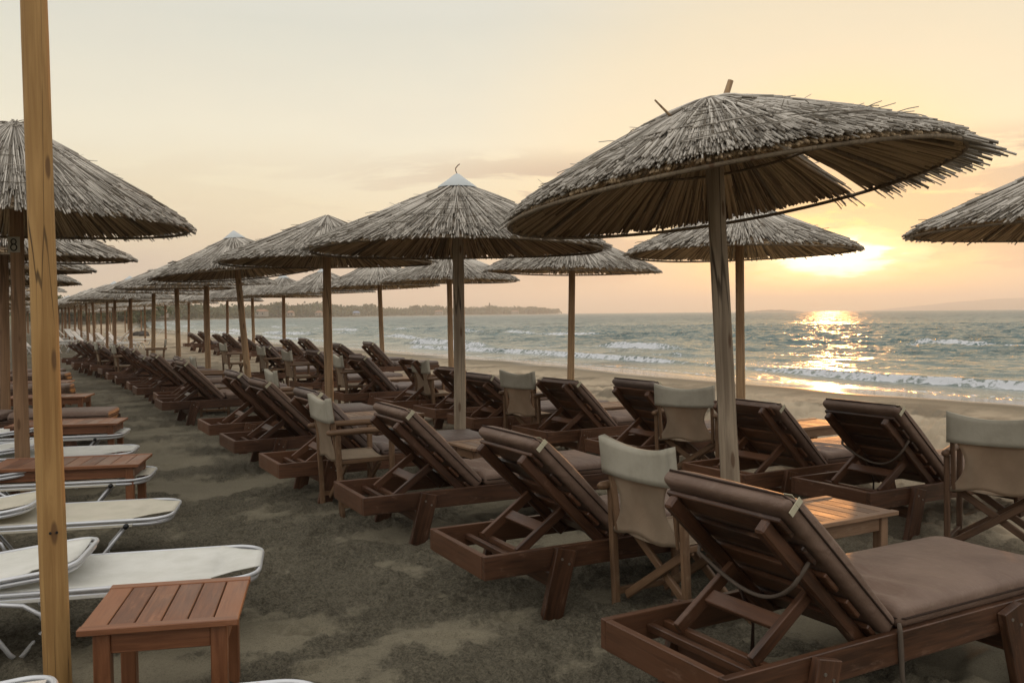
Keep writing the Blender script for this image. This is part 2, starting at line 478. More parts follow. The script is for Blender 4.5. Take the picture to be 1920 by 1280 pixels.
# ------------------------------------------------------------------ mesh building
class MB:
    def __init__(self):
        self.v = []
        self.f = []
        self.uv = []

    def add(self, verts, faces, uvs=None):
        o = len(self.v)
        self.v.extend([tuple(map(float, p)) for p in verts])
        for i, fc in enumerate(faces):
            self.f.append([o + k for k in fc])
            if uvs is None:
                self.uv.extend([(0.0, 0.0)] * len(fc))
            else:
                self.uv.extend([uvs[k] for k in fc])

    def board(self, p0, p1, w, t, side=(0, 1, 0), c=0.003):
        """chamfered board from p0 to p1; w across `side`, t across the third axis"""
        p0 = np.array(p0, float)
        p1 = np.array(p1, float)
        ax = p1 - p0
        L = np.linalg.norm(ax)
        ax /= L
        s = np.array(side, float)
        s -= ax * (s @ ax)
        s /= np.linalg.norm(s)
        n = np.cross(ax, s)
        B = np.array([ax, s, n])
        h = np.array([L / 2, w / 2, t / 2])
        c = min(c, h.min() * 0.45)
        ctr = (p0 + p1) / 2
        vid = {}
        vs_, uvs = [], []
        uo, vo = random.random() * 50, random.random() * 50
        for sx in (-1, 1):
            for sy in (-1, 1):
                for sz in (-1, 1):
                    sg = np.array([sx, sy, sz])
                    for a in range(3):
                        q = sg * (h - c)
                        q[a] = sg[a] * h[a]
                        vid[(sx, sy, sz, a)] = len(vs_)
                        vs_.append(ctr + q @ B)
                        uvs.append((q[0] + uo, q[1] + q[2] * 0.7 + vo))
        fcs = []
        loc = [(np.array(p) - ctr) @ B.T for p in vs_]

        def addf(ids):
            pts = [loc[i] for i in ids]
            nn = np.cross(pts[1] - pts[0], pts[2] - pts[0])
            if nn @ (sum(pts) / len(pts)) < 0:
                ids = ids[::-1]
            fcs.append(ids)
        for a in range(3):
            o1, o2 = [k for k in range(3) if k != a]
            for sg in (-1, 1):
                ids = []
                for e1, e2 in ((-1, -1), (1, -1), (1, 1), (-1, 1)):
                    k = [0, 0, 0]
                    k[a] = sg
                    k[o1] = e1
                    k[o2] = e2
                    ids.append(vid[(*k, a)])
                addf(ids)
        for a, b_ in ((0, 1), (0, 2), (1, 2)):
            cc = 3 - a - b_
            for sa in (-1, 1):
                for sb in (-1, 1):
                    k1 = [0, 0, 0]
                    k1[a] = sa
                    k1[b_] = sb
                    k2 = list(k1)
                    k1[cc] = -1
                    k2[cc] = 1
                    addf([vid[(*k1, a)], vid[(*k2, a)], vid[(*k2, b_)], vid[(*k1, b_)]])
        for sx in (-1, 1):
            for sy in (-1, 1):
                for sz in (-1, 1):
                    addf([vid[(sx, sy, sz, a)] for a in range(3)])
        self.add(vs_, fcs, uvs)
        return self

    def tube(self, pts, r, n=8, caps=True, closed=False, squash=None):
        pts = [np.array(p, float) for p in pts]
        m = len(pts)
        rs = [r] * m if np.isscalar(r) else list(r)
        T = []
        for i in range(m):
            if closed:
                d = pts[(i + 1) % m] - pts[i - 1]
            else:
                d = pts[min(i + 1, m - 1)] - pts[max(i - 1, 0)]
            T.append(d / (np.linalg.norm(d) + 1e-9))
        up = np.array([0, 0, 1.0]) if abs(T[0][2]) < 0.9 else np.array([1.0, 0, 0])
        x = np.cross(T[0], up)
        x /= np.linalg.norm(x)
        vs_, fs, uvs = [], [], []
        ln = 0.0
        uo = random.random() * 30
        for i in range(m):
            x = x - T[i] * (x @ T[i])
            x /= np.linalg.norm(x)
            y = np.cross(T[i], x)
            if i:
                ln += np.linalg.norm(pts[i] - pts[i - 1])
            for k in range(n):
                a = 2 * math.pi * k / n
                vs_.append(pts[i] + rs[i] * (math.cos(a) * x + math.sin(a) * y))
                uvs.append((ln + uo, k / n * rs[i] * 6.28))
        for i in range(m if closed else m - 1):
            j = (i + 1) % m
            for k in range(n):
                k2 = (k + 1) % n
                fs.append([i * n + k, i * n + k2, j * n + k2, j * n + k])
        if caps and not closed:
            fs.append(list(range(n))[::-1])
            fs.append([(m - 1) * n + k for k in range(n)])
        self.add(vs_, fs, uvs)
        return self

    def sheet(self, grid, thick=0.004):
        """grid: (a, b, 3) array of points -> closed thin sheet"""
        g = np.array(grid, float)
        a, b = g.shape[:2]
        du = np.gradient(g, axis=0)
        dv = np.gradient(g, axis=1)
        n = np.cross(du, dv)
        n /= (np.linalg.norm(n, axis=2, keepdims=True) + 1e-9)
        top = (g + n * thick / 2).reshape(-1, 3)
        bot = (g - n * thick / 2).reshape(-1, 3)
        V = np.vstack([top, bot])
        N = a * b
        fs = []
        for i in range(a - 1):
            for j in range(b - 1):
                q = [i * b + j, (i + 1) * b + j, (i + 1) * b + j + 1, i * b + j + 1]
                fs.append(q)
                fs.append([N + k for k in q[::-1]])
        edge = [(0, j) for j in range(b)] + [(i, b - 1) for i in range(1, a)] + [(a - 1, j) for j in range(b - 2, -1, -1)] + [(i, 0) for i in range(a - 2, 0, -1)]
        ids = [i * b + j for i, j in edge]
        for k in range(len(ids)):
            p, q = ids[k], ids[(k + 1) % len(ids)]
            fs.append([p, q, N + q, N + p])
        self.add(V, fs)
        return self

    def cushion(self, L, Wd, T, r, fn=None, nx=22, ny=10):
        def axis(h, n):
            e = [-h, -h + 0.12 * r, -h + 0.4 * r, -h + 0.75 * r]
            mid = list(np.linspace(-h + 1.15 * r, h - 1.15 * r, n))
            return np.array(e + mid + [-q for q in e[::-1]])
        X, Y, Z = axis(L / 2, nx), axis(Wd / 2, ny), axis(T / 2, 1) if T > 2.4 * r else np.array([-T / 2, -T / 4, 0, T / 4, T / 2])
        hx, hy, hz = L / 2, Wd / 2, T / 2
        r = min(r, hz)
        ids = {}
        vs_ = []
        fs = []

        def vid(i, j, k):
            key = (i, j, k)
            if key not in ids:
                p = np.array([X[i], Y[j], Z[k]])
                inn = np.clip(p, [-(hx - r), -(hy - r), -(hz - r)], [hx - r, hy - r, hz - r])
                d = p - inn
                l = np.linalg.norm(d)
                if l > 1e-6:
                    p = inn + d / l * r
                if fn:
                    p = fn(p)
                ids[key] = len(vs_)
                vs_.append(p)
            return ids[key]
        A, B, C = len(X), len(Y), len(Z)
        for k, flip in ((0, True), (C - 1, False)):
            for i in range(A - 1):
                for j in range(B - 1):
                    q = [vid(i, j, k), vid(i + 1, j, k), vid(i + 1, j + 1, k), vid(i, j + 1, k)]
                    fs.append(q[::-1] if flip else q)
        for j, flip in ((0, False), (B - 1, True)):
            for i in range(A - 1):
                for k in range(C - 1):
                    q = [vid(i, j, k), vid(i + 1, j, k), vid(i + 1, j, k + 1), vid(i, j, k + 1)]
                    fs.append(q[::-1] if flip else q)
        for i, flip in ((0, True), (A - 1, False)):
            for j in range(B - 1):
                for k in range(C - 1):
                    q = [vid(i, j, k), vid(i, j + 1, k), vid(i, j + 1, k + 1), vid(i, j, k + 1)]
                    fs.append(q[::-1] if flip else q)
        self.add(vs_, fs)
        return self

    def xform(self, M):
        self.v = [tuple(M @ Vector(p)) for p in self.v]
        return self

    def mesh(self, name, m, smooth=False):
        me = bpy.data.meshes.new(name)
        me.from_pydata(self.v, [], self.f)
        uvl = me.uv_layers.new(name='UVMap')
        uvl.data.foreach_set('uv', np.array(self.uv, dtype=np.float32).ravel())
        me.materials.append(m)
        if smooth:
            me.polygons.foreach_set('use_smooth', [True] * len(me.polygons))
        me.update()
        return me

    def build(self, name, m, parent=None, smooth=False):
        o = bpy.data.objects.new(name, self.mesh(name, m, smooth))
        COL.objects.link(o)
        o.parent = parent
        return o


def np_mesh(name, V, quads, m, smooth=True, attrs=None):
    me = bpy.data.meshes.new(name)
    V = np.asarray(V, dtype=np.float32)
    quads = np.asarray(quads, dtype=np.int32)
    nq, k = quads.shape
    me.vertices.add(len(V))
    me.vertices.foreach_set('co', V.ravel())
    me.loops.add(nq * k)
    me.loops.foreach_set('vertex_index', quads.ravel())
    me.polygons.add(nq)
    me.polygons.foreach_set('loop_start', np.arange(0, nq * k, k, dtype=np.int32))
    me.update(calc_edges=True)
    me.validate()
    if smooth:
        me.polygons.foreach_set('use_smooth', np.ones(len(me.polygons), dtype=bool))
    for an, av in (attrs or {}).items():
        a = me.attributes.new(an, 'FLOAT', 'POINT')
        a.data.foreach_set('value', np.asarray(av, dtype=np.float32))
    me.materials.append(m)
    return me


def empty(name, loc=(0, 0, 0), rz=0.0):
    o = bpy.data.objects.new(name, None)
    o.empty_display_size = 0.2
    COL.objects.link(o)
    o.location = loc
    o.rotation_euler = (0, 0, rz)
    return o


def tag(o, label=None, cat=None, group=None, kind=None):
    for k, v in (('label', label), ('category', cat), ('group', group), ('kind', kind)):
        if v:
            o[k] = v
    return o


def kids(o):
    return [c for c in list(COL.objects) if c.parent == o]


CHILD = {}


def reg(root):
    """remember the tree below a thing, so that copying stays quick"""
    ch = {}
    for o in COL.objects:
        if o.parent:
            ch.setdefault(o.parent.name, []).append(o)
    CHILD.update({k: v for k, v in ch.items()})
    return root


def copy_tree(o, parent=None):
    c = o.copy()
    COL.objects.link(c)
    c.parent = parent
    for ch in CHILD.get(o.name, []):
        copy_tree(ch, c)
    return c


class Proto:
    """the first placed one is the prototype itself, all others are copies"""

    def __init__(self, builder):
        self.b = builder
        self.root = None
        self.used = False

    def place(self, loc, rz, label, cat, group=None, tilt=(0, 0)):
        if self.root is None:
            self.root = reg(self.b())
            o = self.root
        else:
            o = copy_tree(self.root)
        o.location = tuple(loc)
        o.rotation_euler = (tilt[0], tilt[1], rz)
        tag(o, label, cat, group)
        return o


# ------------------------------------------------------------------ ground and sea
TH = math.atan(960 / F)           # the rows run this far to the left of the view
UX, UY = -math.sin(TH), math.cos(TH)
NX, NY = math.cos(TH), math.sin(TH)
SHORE_T = [-3000, 0, 45, 60, 150, 359, 571, 818, 1054, 1335, 1420, 1600, 6000]
SHORE_D = [17.0, 17.0, 16.8, 16.0, 21, 47, 127, 279, 472, 850, 905, 700, -2500]


def shore_u(x, y):
    """metres inland (+) or out to sea (-)"""
    D = x * NX + y * NY
    t = x * UX + y * UY
    s = np.interp(t, SHORE_T, SHORE_D)
    wob = (fbm(t * 0.11, t * 0 + 3.3, 3) - 0.5) * 1.3 * sstep(600, 100, t)
    slope = np.interp(t, [0, 200, 400, 1300], [1.0, 0.97, 0.9, 0.6])
    return (s + wob - D) * slope, D, t


SEA_Z = -0.15


def polar(angs, rads):
    A, Rr = np.meshgrid(np.radians(angs), rads)
    x = Rr * np.sin(A)
    y = Rr * np.cos(A)
    return x.ravel(), y.ravel()


def quads_of(nr, na, wrap=False):
    i = np.arange(nr - 1)[:, None]
    j = np.arange(na if wrap else na - 1)[None, :]
    j2 = (j + 1) % na
    return np.stack([i * na + j, i * na + j2, (i + 1) * na + j2, (i + 1) * na + j], axis=-1).reshape(-1, 4)


def beach():
    front = np.linspace(-34, 34, 520)
    rest = np.linspace(34, 326, 90)[1:-1]
    angs = np.concatenate([front, rest])
    rads = np.concatenate([[0.02], np.linspace(0.9, 2.0, 16)[:-1], np.linspace(2.0, 9.0, 400)[:-1], np.geomspace(9.0, 9000, 520)])
    x, y = polar(angs, rads)
    u, D, t = shore_u(x, y)
    z = np.where(u > 0, SEA_Z + 0.17 * sstep(0, 4.5, u), np.maximum(SEA_Z + 0.09 * u, -1.9))
    dist = np.hypot(x, y)
    near = sstep(60, 12, dist)
    m = fbm(x * 0.75 + 3.1, y * 0.75 + 9.2, 4)
    m2 = fbm(x * 2.6 + 31, y * 2.6 + 2, 3)
    m3 = fbm((x * 0.6 + y * 0.8) * 0.9 + 11, (x * 0.8 - y * 0.6) * 3.2 + 4, 4)
    rough = 0.08 + 0.92 * sstep(0.36, 0.46, m * 0.3 + m2 * 0.3 + m3 * 0.4 - 0.03 + (fbm(x * 13, y * 13, 3, 0.7) - 0.5) * 0.16)
    beachm = sstep(3.2, 5.5, u)
    und = (fbm(x * 0.9, y * 0.9, 3) - 0.5) * 0.07
    cl = (fbm(x * 9 + 7, y * 9 + 1, 3, 0.6) - 0.5) * 0.075
    cl2 = (np.abs(fbm(x * 20 + 7, y * 20 + 1, 2, 0.6) - 0.5) * -2 + 0.35) * 0.036
    z = z + beachm * near * (und + rough * (cl + cl2))
    # heel and foot prints
    rg = np.random.RandomState(5)
    sel = (dist < 16) & (u > 3.5)
    idx = np.nonzero(sel)[0]
    xs, ys = x[idx], y[idx]
    dz = np.zeros(len(idx))
    for _ in range(420):
        fx, fy = rg.uniform(-5, 5.5), rg.uniform(1.6, 14)
        a = rg.uniform(0, 3.14)
        l, w = rg.uniform(0.10, 0.17), rg.uniform(0.05, 0.08)
        k = np.nonzero((abs(xs - fx) < 0.35) & (abs(ys - fy) < 0.35))[0]
        if len(k) == 0:
            continue
        dx, dy = xs[k] - fx, ys[k] - fy
        p = (dx * math.cos(a) + dy * math.sin(a)) / l
        q = (-dx * math.sin(a) + dy * math.cos(a)) / w
        rr = p * p + q * q
        dz[k] += -0.034 * np.exp(-rr * 1.2) + 0.016 * np.exp(-(np.sqrt(rr) - 1.4) ** 2 * 5)
    z[idx] += dz
    # trampled ridge along the upper beach, smooth wet strip below it
    rid = sstep(5.0, 6.4, u) * sstep(9.5, 7.5, u) * sstep(200, 60, t)
    z = z + rid * near * (fbm(x * 2.6 + 4, y * 2.6 + 8, 4, 0.65) - 0.5) * 0.34
    wet = sstep(3.4, 2.0, u + (fbm(x * 0.4, y * 0.4, 3) - 0.5) * 2.0) * (u > -3)
    dry_sunlit = sstep(2.5, 6.0, u) * sstep(13.5, 9.0, u)
    inland = sstep(14, 60, u) * sstep(170, 420, t)
    z = z + inland * np.minimum(u * 0.015, 2.5) + inland * fbm(x * 0.01, y * 0.01, 3) * 1.5
    inl = sstep(45, 90, -D) * sstep(900, 300, t)
    z = z + inl * 1.5
    green = np.clip(sstep(16, 45, u) * sstep(190, 330, t) + sstep(40, 60, -D), 0, 1)
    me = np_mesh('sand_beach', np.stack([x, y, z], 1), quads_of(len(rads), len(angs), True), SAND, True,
                 {'rough': np.clip(rough * (0.3 + 0.7 * beachm) * (1 - 0.75 * dry_sunlit) + dry_sunlit * sstep(0.52, 0.62, fbm(x * 1.1 + 50, y * 1.1, 4, 0.6)) * 0.7, 0, 1), 'wet': wet, 'green': green, 'dry_sunlit': dry_sunlit})  # open strip mottled darker, standing in for shade on its lumps
    o = bpy.data.objects.new('sand_beach', me)
    COL.objects.link(o)
    tag(o, 'damp brown sand beach', None, None, 'structure')
    return o


beach()


def sea():
    angs = np.linspace(-36, 60, 620)
    rads = np.concatenate([np.geomspace(9, 120, 620), np.geomspace(121, 9000, 240)])
    x, y = polar(angs, rads)
    u, D, t = shore_u(x, y)
    q = -u                                        # metres out from the waterline
    dist = np.hypot(x, y)
    wob = (fbm(t * 0.05, q * 0.02, 3) - 0.5)
    sx = q + wob * 9
    rdg = lambda a, b, o: 1 - np.abs(2 * fbm(a, b, o, 0.55) - 1) * 2.2
    wq = q + (fbm(q * 0.15, t * 0.15, 3) - 0.5) * 6
    chop = (fbm(wq * 0.3, t * 0.12, 3, 0.5) - 0.5) * 0.30 + (rdg(wq * 0.62 + 9, t * 0.24, 3) - 0.5) * 0.17 + (rdg(wq * 1.9 + 3, t * 0.7 + 4, 3) - 0.5) * 0.10 + (fbm(q * 3.0 + 9, t * 1.6, 2, 0.55) - 0.5) * 0.09
    swell = np.sin(sx * 2 * math.pi / 6.5) * 0.05 * (0.5 + fbm(t * 0.06, q * 0.1, 2))
    grow = sstep(0.3, 9, q)
    z = SEA_Z + grow * (chop * (0.45 + 0.55 * sstep(4, 30, q)) + swell) * sstep(2500, 300, dist)
    # breaking lines close to the shore
    foam = np.zeros_like(q)
    for q0, amp, wd, ln, sd, cov in ((2.2, 0.16, 0.36, 0.09, 1.0, 0.80), (5.6, 0.26, 0.55, 0.05, 7.0, 0.50), (9.6, 0.26, 0.6, 0.06, 13.0, 0.30), (15.0, 0.22, 0.7, 0.07, 23.0, 0.15), (22, 0.2, 0.8, 0.08, 31.0, 0.10)):
        line = q0 + (fbm(t * ln + sd, t * 0 + sd, 3) - 0.5) * (3.0 if q0 > 3 else 1.6)
        gate = sstep(0.62 - cov * 0.42, 0.80 - cov * 0.42, fbm(t * 0.085 + sd * 3, t * 0 + sd, 3))
        e = (q - line) / wd
        ridge = np.where(e > 0, np.exp(-e * e * 0.8), np.exp(-e * e * 4.5))
        z = z + amp * ridge * gate
        fo = np.exp(-((e + 0.45) ** 2) * 1.5) * gate * (0.25 + 0.85 * fbm(t * 1.6 + sd, q * 3.0, 3, 0.6))
        tr = np.exp(-np.maximum(-e, 0) * 0.55) * (e < 0) * gate * 0.20
        foam = np.maximum(foam, np.maximum(fo, tr))
    # thin run-up lace and loose streaks
    lace = np.exp(-((q + 0.30) / 0.20) ** 2) * 0.5
    st = sstep(0.52, 0.66, fbm(q * 0.7 + 5, t * 0.16, 4, 0.6)) * sstep(16, 3, q) * 0.32
    caps = sstep(0.20, 0.28, chop) * 0.22 * sstep(400, 120, dist)
    foam = np.clip(np.maximum(np.maximum(foam, lace), np.maximum(st, caps)), 0, 1)
    z = np.where(q < 1.2, np.maximum(z, SEA_Z + 0.012), z)
    V = np.stack([x, y, z], 1)
    Q = quads_of(len(rads), len(angs))
    keep = (q[Q] > -0.75).any(axis=1)
    Q = Q[keep]
    used = np.unique(Q)
    mp = -np.ones(len(V), dtype=int)
    mp[used] = np.arange(len(used))
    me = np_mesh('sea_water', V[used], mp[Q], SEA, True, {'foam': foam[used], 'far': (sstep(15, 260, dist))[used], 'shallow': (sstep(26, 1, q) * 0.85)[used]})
    o = bpy.data.objects.new('sea_water', me)
    COL.objects.link(o)
    tag(o, 'choppy green grey sea with white breakers', None, None, 'structure')


sea()


# ------------------------------------------------------------------ thatched parasols
def prof(r, R, hh, bell):
    q = np.clip(r / R, 0, 1.25)
    return hh * ((1 - q) * (1 - bell) + bell * np.sign(1 - q) * (1 - np.minimum(q, 1)) ** 2) - np.maximum(q - 1, 0) * hh * 0.55


def reeds(th, r0, r1, off0, off1, wid, R, hh, bell, drift, z0, segs=3, sides=4, gap=None):
    """vectorised bundle of reeds lying on the cone"""
    N = len(th)
    V = np.zeros((N, segs + 1, sides, 3))
    bend = np.random.RandomState(len(th)).normal(0, 0.006, N)
    for k in range(segs + 1):
        s = k / segs
        r = r0 + (r1 - r0) * s
        a = th + drift * (s - 0.5)
        zz = prof(r, R, hh, bell) + off0 + (off1 - off0) * s + bend * math.sin(math.pi * s)
        c = np.stack([r * np.cos(a), r * np.sin(a), zz], 1)
        tx = np.stack([-np.sin(a), np.cos(a), 0 * a], 1)
        nz = np.stack([0.42 * np.cos(a), 0.42 * np.sin(a), 0.9 + 0 * a], 1)
        w = wid * (1.0 if k < segs else 0.85) * (0.8 if k == 0 else 1)
        for j in range(sides):
            ph = 2 * math.pi * j / sides
            V[:, k, j] = c + (math.cos(ph) * w)[:, None] * tx + (math.sin(ph) * w)[:, None] * nz
    V[..., 2] += z0
    base = (np.arange(N) * (segs + 1) * sides)[:, None]
    fs = []
    for k in range(segs):
        for j in range(sides):
            j2 = (j + 1) % sides
            fs.append(base + np.array([[k * sides + j, k * sides + j2, (k + 1) * sides + j2, (k + 1) * sides + j]]))
    if sides == 4:
        fs.append(base + np.array([[segs * sides + j for j in range(4)]]))
    return V.reshape(-1, 3), np.concatenate(fs, 0)


def canopy_mesh(name, seed, R=1.42, hh=0.66, bell=0.12, z0=2.25, n=2600, wid=0.0085, gap=None, cap=False, fray=0.05, tuft=False, spill=None):
    rg = np.random.RandomState(seed)
    Vs, Qs = [], []
    o = 0

    def put(V, Q):
        nonlocal o
        Vs.append(V)
        Qs.append(Q + o)
        o += len(V)

    def ok(th, pad=0.0):
        if gap is None:
            return np.ones(len(th), bool)
        d = (th - gap[0] + math.pi) % (2 * math.pi) - math.pi
        return np.abs(d) > gap[1] + pad
    rmin = 0.06 if not cap else 0.14
    # courses from the rim upwards, each lapping over the one below
    courses = [(0.45, 1.0, 0.30, 0.000), (0.30, 0.985, 0.26, 0.014), (0.15, 0.93, 0.22, 0.026), (rmin / R, 0.75, 0.16, 0.038), (rmin / R * 0.5, 0.42, 0.06, 0.048)]
    for (a, b, share, off) in courses:
        N = int(n * share)
        th = rg.uniform(0, 2 * math.pi, N)
        th = th[ok(th)]
        N = len(th)
        r0 = R * (a + rg.uniform(-0.05, 0.05, N)).clip(0.01, 1)
        r1 = R * (b + rg.normal(0, 0.03, N) - np.abs(rg.normal(0, 0.05, N)) * (b < 0.99))
        if b == 1.0:
            r1 = R * (1.0 + rg.uniform(-0.02, fray, N))
        if spill is not None:
            d = np.abs((th - spill[0] + math.pi) % (2 * math.pi) - math.pi)
            r1 = r1 + (d < spill[1]) * rg.uniform(0, 1, N) ** 2 * 0.16 * (1 if b > 0.9 else 0.3)
        offs = off + rg.uniform(0, 0.022, N)
        put(*reeds(th, r0, r1, offs - 0.01, offs + rg.uniform(0, 0.013, N), wid * rg.uniform(0.5, 1.25, N), R, hh, bell, rg.normal(0, 0.035, N), z0))
    # loose flyaway reeds
    N = int(n * 0.012)
    th = rg.uniform(0, 2 * math.pi, N)
    r0 = R * rg.uniform(0.2, 0.85, N)
    put(*reeds(th, r0, r0 + rg.uniform(0.08, 0.22, N), np.full(N, 0.035), rg.uniform(0.06, 0.12, N), np.full(N, wid * 0.45), R, hh, bell, rg.normal(0, 0.16, N), z0))
    # cross-lying straws
    N = int(n * 0.02)
    th = rg.uniform(0, 2 * math.pi, N)
    r0 = R * rg.uniform(0.25, 0.9, N)
    put(*reeds(th, r0, r0 + 0.02, np.full(N, 0.062), np.full(N, 0.066), np.full(N, wid * 0.5), R, hh, bell, rg.uniform(0.2, 0.5, N) * rg.choice([-1, 1], N), z0))
    if tuft:
        N = 60
        th = rg.uniform(0, 2 * math.pi, N)
        V, Q = reeds(th, np.full(N, 0.03), rg.uniform(0.06, 0.20, N), np.zeros(N) + 0.05, rg.uniform(0.06, 0.115, N), np.full(N, wid * 0.9), R, hh, bell, rg.normal(0, 0.3, N), z0)
        put(V, Q)
    V = np.concatenate(Vs)
    Q = np.concatenate(Qs)
    return np_mesh(name, V, Q, THATCH, False)


def under_mesh(name, seed, R, hh, bell, z0, n=1300, wid=0.010, gap=None, slits=0):
    """lining: reeds on the underside over a light-tight mat"""
    rg = np.random.RandomState(seed + 100)
    th = rg.uniform(0, 2 * math.pi, n)
    if gap is not None:
        d = (th - gap[0] + math.pi) % (2 * math.pi) - math.pi
        th = th[np.abs(d) > gap[1]]
    N = len(th)
    V1, Q1 = reeds(th, R * rg.uniform(0.03, 0.35, N), R * rg.uniform(0.955, 0.99, N), rg.uniform(-0.03, -0.008, N), rg.uniform(-0.026, -0.012, N),
                   wid * rg.uniform(0.6, 1.2, N), R, hh, bell, rg.normal(0, 0.03, N), z0)
    na, nr = 144, 12
    A = np.linspace(0, 2 * math.pi, na, endpoint=False)
    rr = np.linspace(0.02, 0.965, nr) * R
    AA, RR = np.meshgrid(A, rr)
    ZZ = prof(RR, R, hh, bell) + z0
    V2 = np.stack([RR * np.cos(AA), RR * np.sin(AA), ZZ], -1).reshape(-1, 3)
    Q2 = quads_of(nr, na, True)
    keep = np.ones(len(Q2), bool)
    if gap is not None:
        mid = A[(Q2[:, 0] % na)] + math.pi / na
        d = (mid - gap[0] + math.pi) % (2 * math.pi) - math.pi
        keep &= np.abs(d) > gap[1]
    if slits:
        ring = Q2[:, 0] // na
        keep &= ~((ring >= nr - 5) & (rg.rand(len(Q2)) < slits))
    V = np.concatenate([V1, V2])
    Q = np.concatenate([Q1, Q2[keep] + len(V1)])
    return np_mesh(name, V, Q, THATCH_IN, False)


def pole_mb(z1, r=0.056, seed=1, z0=-0.25, bow=0.012):
    rg = random.Random(seed)
    a, b = rg.uniform(-bow, bow), rg.uniform(-bow, bow)
    pts, rs = [], []
    for i in range(9):
        s = i / 8
        pts.append((a * math.sin(3.1 * s) + rg.uniform(-.002, .002), b * math.sin(2.2 * s), z0 + (z1 - z0) * s))
        rs.append(r * (1.06 - 0.13 * s) * rg.uniform(0.975, 1.025))
    return MB().tube(pts, rs, 16)


def link(name, me, parent, rot=None, loc=None):
    o = bpy.data.objects.new(name, me)
    COL.objects.link(o)
    o.parent = parent
    if rot:
        o.rotation_euler = rot
    if loc:
        o.location = loc
    return o


def hoop_mb(R, z, seed, r=0.014):
    rg = random.Random(seed)
    ph = [rg.uniform(0, 6.28) for _ in range(3)]
    pts = []
    for i in range(72):
        a = 2 * math.pi * i / 72
        q = R * (1 + 0.008 * math.sin(2 * a + ph[0]) + 0.006 * math.sin(3 * a + ph[1]))
        pts.append((q * math.cos(a), q * math.sin(a), z + 0.014 * math.sin(2 * a + ph[2])))
    return MB().tube(pts, r, 7, closed=True)


_under_cache = {}


def make_parasol(seed, R=1.42, hh=0.66, bell=0.12, z0=2.25, n=2600, wid=0.0085, cap=False, tuft=False, gap=None, pole=POLE_TAN, detail=True,
                 head=(0, 0), spill=None, fray=0.05, pole_r=0.056, slits=0.0, stick=False, hook=False, share=None):
    root = empty('thatched_parasol')
    pole_mb(z0 + hh * 0.9, pole_r, seed).build('pole', pole, root, True)
    key = (seed, R, hh, z0)
    cm = canopy_mesh('thatch', seed, R, hh, bell, z0, n, wid, gap, cap, fray, tuft, spill)
    # the canopy hangs from the top of the pole, so it may sit askew on it
    M = Matrix.Translation((0, 0, z0 + hh)) @ Matrix.Rotation(head[0], 4, 'X') @ Matrix.Rotation(head[1], 4, 'Y') @ Matrix.Translation((0, 0, -z0 - hh))

    def ask(o):
        if head != (0, 0):
            o.data.transform(M)
        return o
    ask(link('thatch', cm, root))
    ask(link('reed_lining', under_mesh('reed_lining', seed, R, hh, bell, z0, 900 if not detail else 1500, 0.010, gap, slits), root))
    if detail:
        ask(hoop_mb(R * 0.985, z0 - 0.024, seed, 0.012).build('hoop', HOOPM, root, True))
        ask(hoop_mb(R * 0.52, z0 + float(prof(np.array([R * 0.52]), R, hh, bell)[0]) - 0.045, seed + 1, 0.009).build('inner_hoop', HOOPM, root, True))
        for k in range(8):
            a = 2 * math.pi * (k + 0.3) / 8
            p = []
            for q in (0.04, 0.5, 0.95):
                p.append((R * q * math.cos(a), R * q * math.sin(a), z0 + float(prof(np.array([R * q]), R, hh, bell)[0]) - 0.04))
            ask(MB().tube(p, 0.013, 6).build('rib', HOOPM, root, True))
    if cap:
        pts = []
        c = MB()
        rr = [(0.19, -0.012), (0.185, 0.0), (0.10, 0.06), (0.025, 0.118), (0.004, 0.128)]
        ns = 24
        vs_, fs = [], []
        zt = z0 + float(prof(np.array([0.19]), R, hh, bell)[0]) + 0.085
        for (q, dz) in rr:
            for k in range(ns):
                a = 2 * math.pi * k / ns
                vs_.append((q * math.cos(a), q * math.sin(a), zt + dz))
        for i in range(len(rr) - 1):
            for k in range(ns):
                fs.append([i * ns + k, i * ns + (k + 1) % ns, (i + 1) * ns + (k + 1) % ns, (i + 1) * ns + k])
        fs.append([(len(rr) - 1) * ns + k for k in range(ns)])
        c.add(vs_, fs)
        co = ask(c.build('cap', CAPM, root, True))
        if hook:
            hp = [(0, 0, zt + 0.12), (-0.012, 0, zt + 0.15), (-0.014, 0, zt + 0.175), (0.006, 0, zt + 0.20), (0.026, 0, zt + 0.215)]
            ask(MB().tube(hp, 0.005, 6).build('wire_hook', WIRE, root, True))
    if stick:
        zt = z0 + hh
        ask(MB().tube([(0.02, 0, zt - 0.1), (0.13, -0.02, zt + 0.13)], [0.02, 0.017], 8).build('ridge_stick', POLE_TAN, root, True))
        s2 = MB().tube([(-0.30, -0.35, zt - 0.14), (-0.41, -0.41, zt - 0.02)], [0.009, 0.005], 6)
        ask(s2.build('stray_cane', POLE_TAN, root, True))
        s3 = MB().tube([(0.42, 0.05, zt - 0.12), (0.30, 0.08, zt + 0.0)], [0.007, 0.004], 6)
        ask(s3.build('stray_cane', POLE_TAN, root, True))
    return root


ORD = ['first', 'second', 'third', 'fourth', 'fifth', 'sixth', 'seventh', 'eighth', 'ninth', 'tenth', 'eleventh', 'twelfth', 'thirteenth',
       'fourteenth', 'fifteenth', 'sixteenth', 'seventeenth', 'eighteenth', 'nineteenth', 'twentieth', 'twenty-first', 'twenty-second',
       'twenty-third', 'twenty-fourth', 'twenty-fifth', 'twenty-sixth', 'twenty-seventh', 'twenty-eighth', 'twenty-ninth', 'thirtieth']
GP = 'thatched parasols along the beach'
KA = 7465.0
KB = KA * 2.15


def ppos(px, K):
    Y = K / px
    return (atY(px, Y), Y, 0.0)


def spin():
    return random.uniform(0, 6.28)


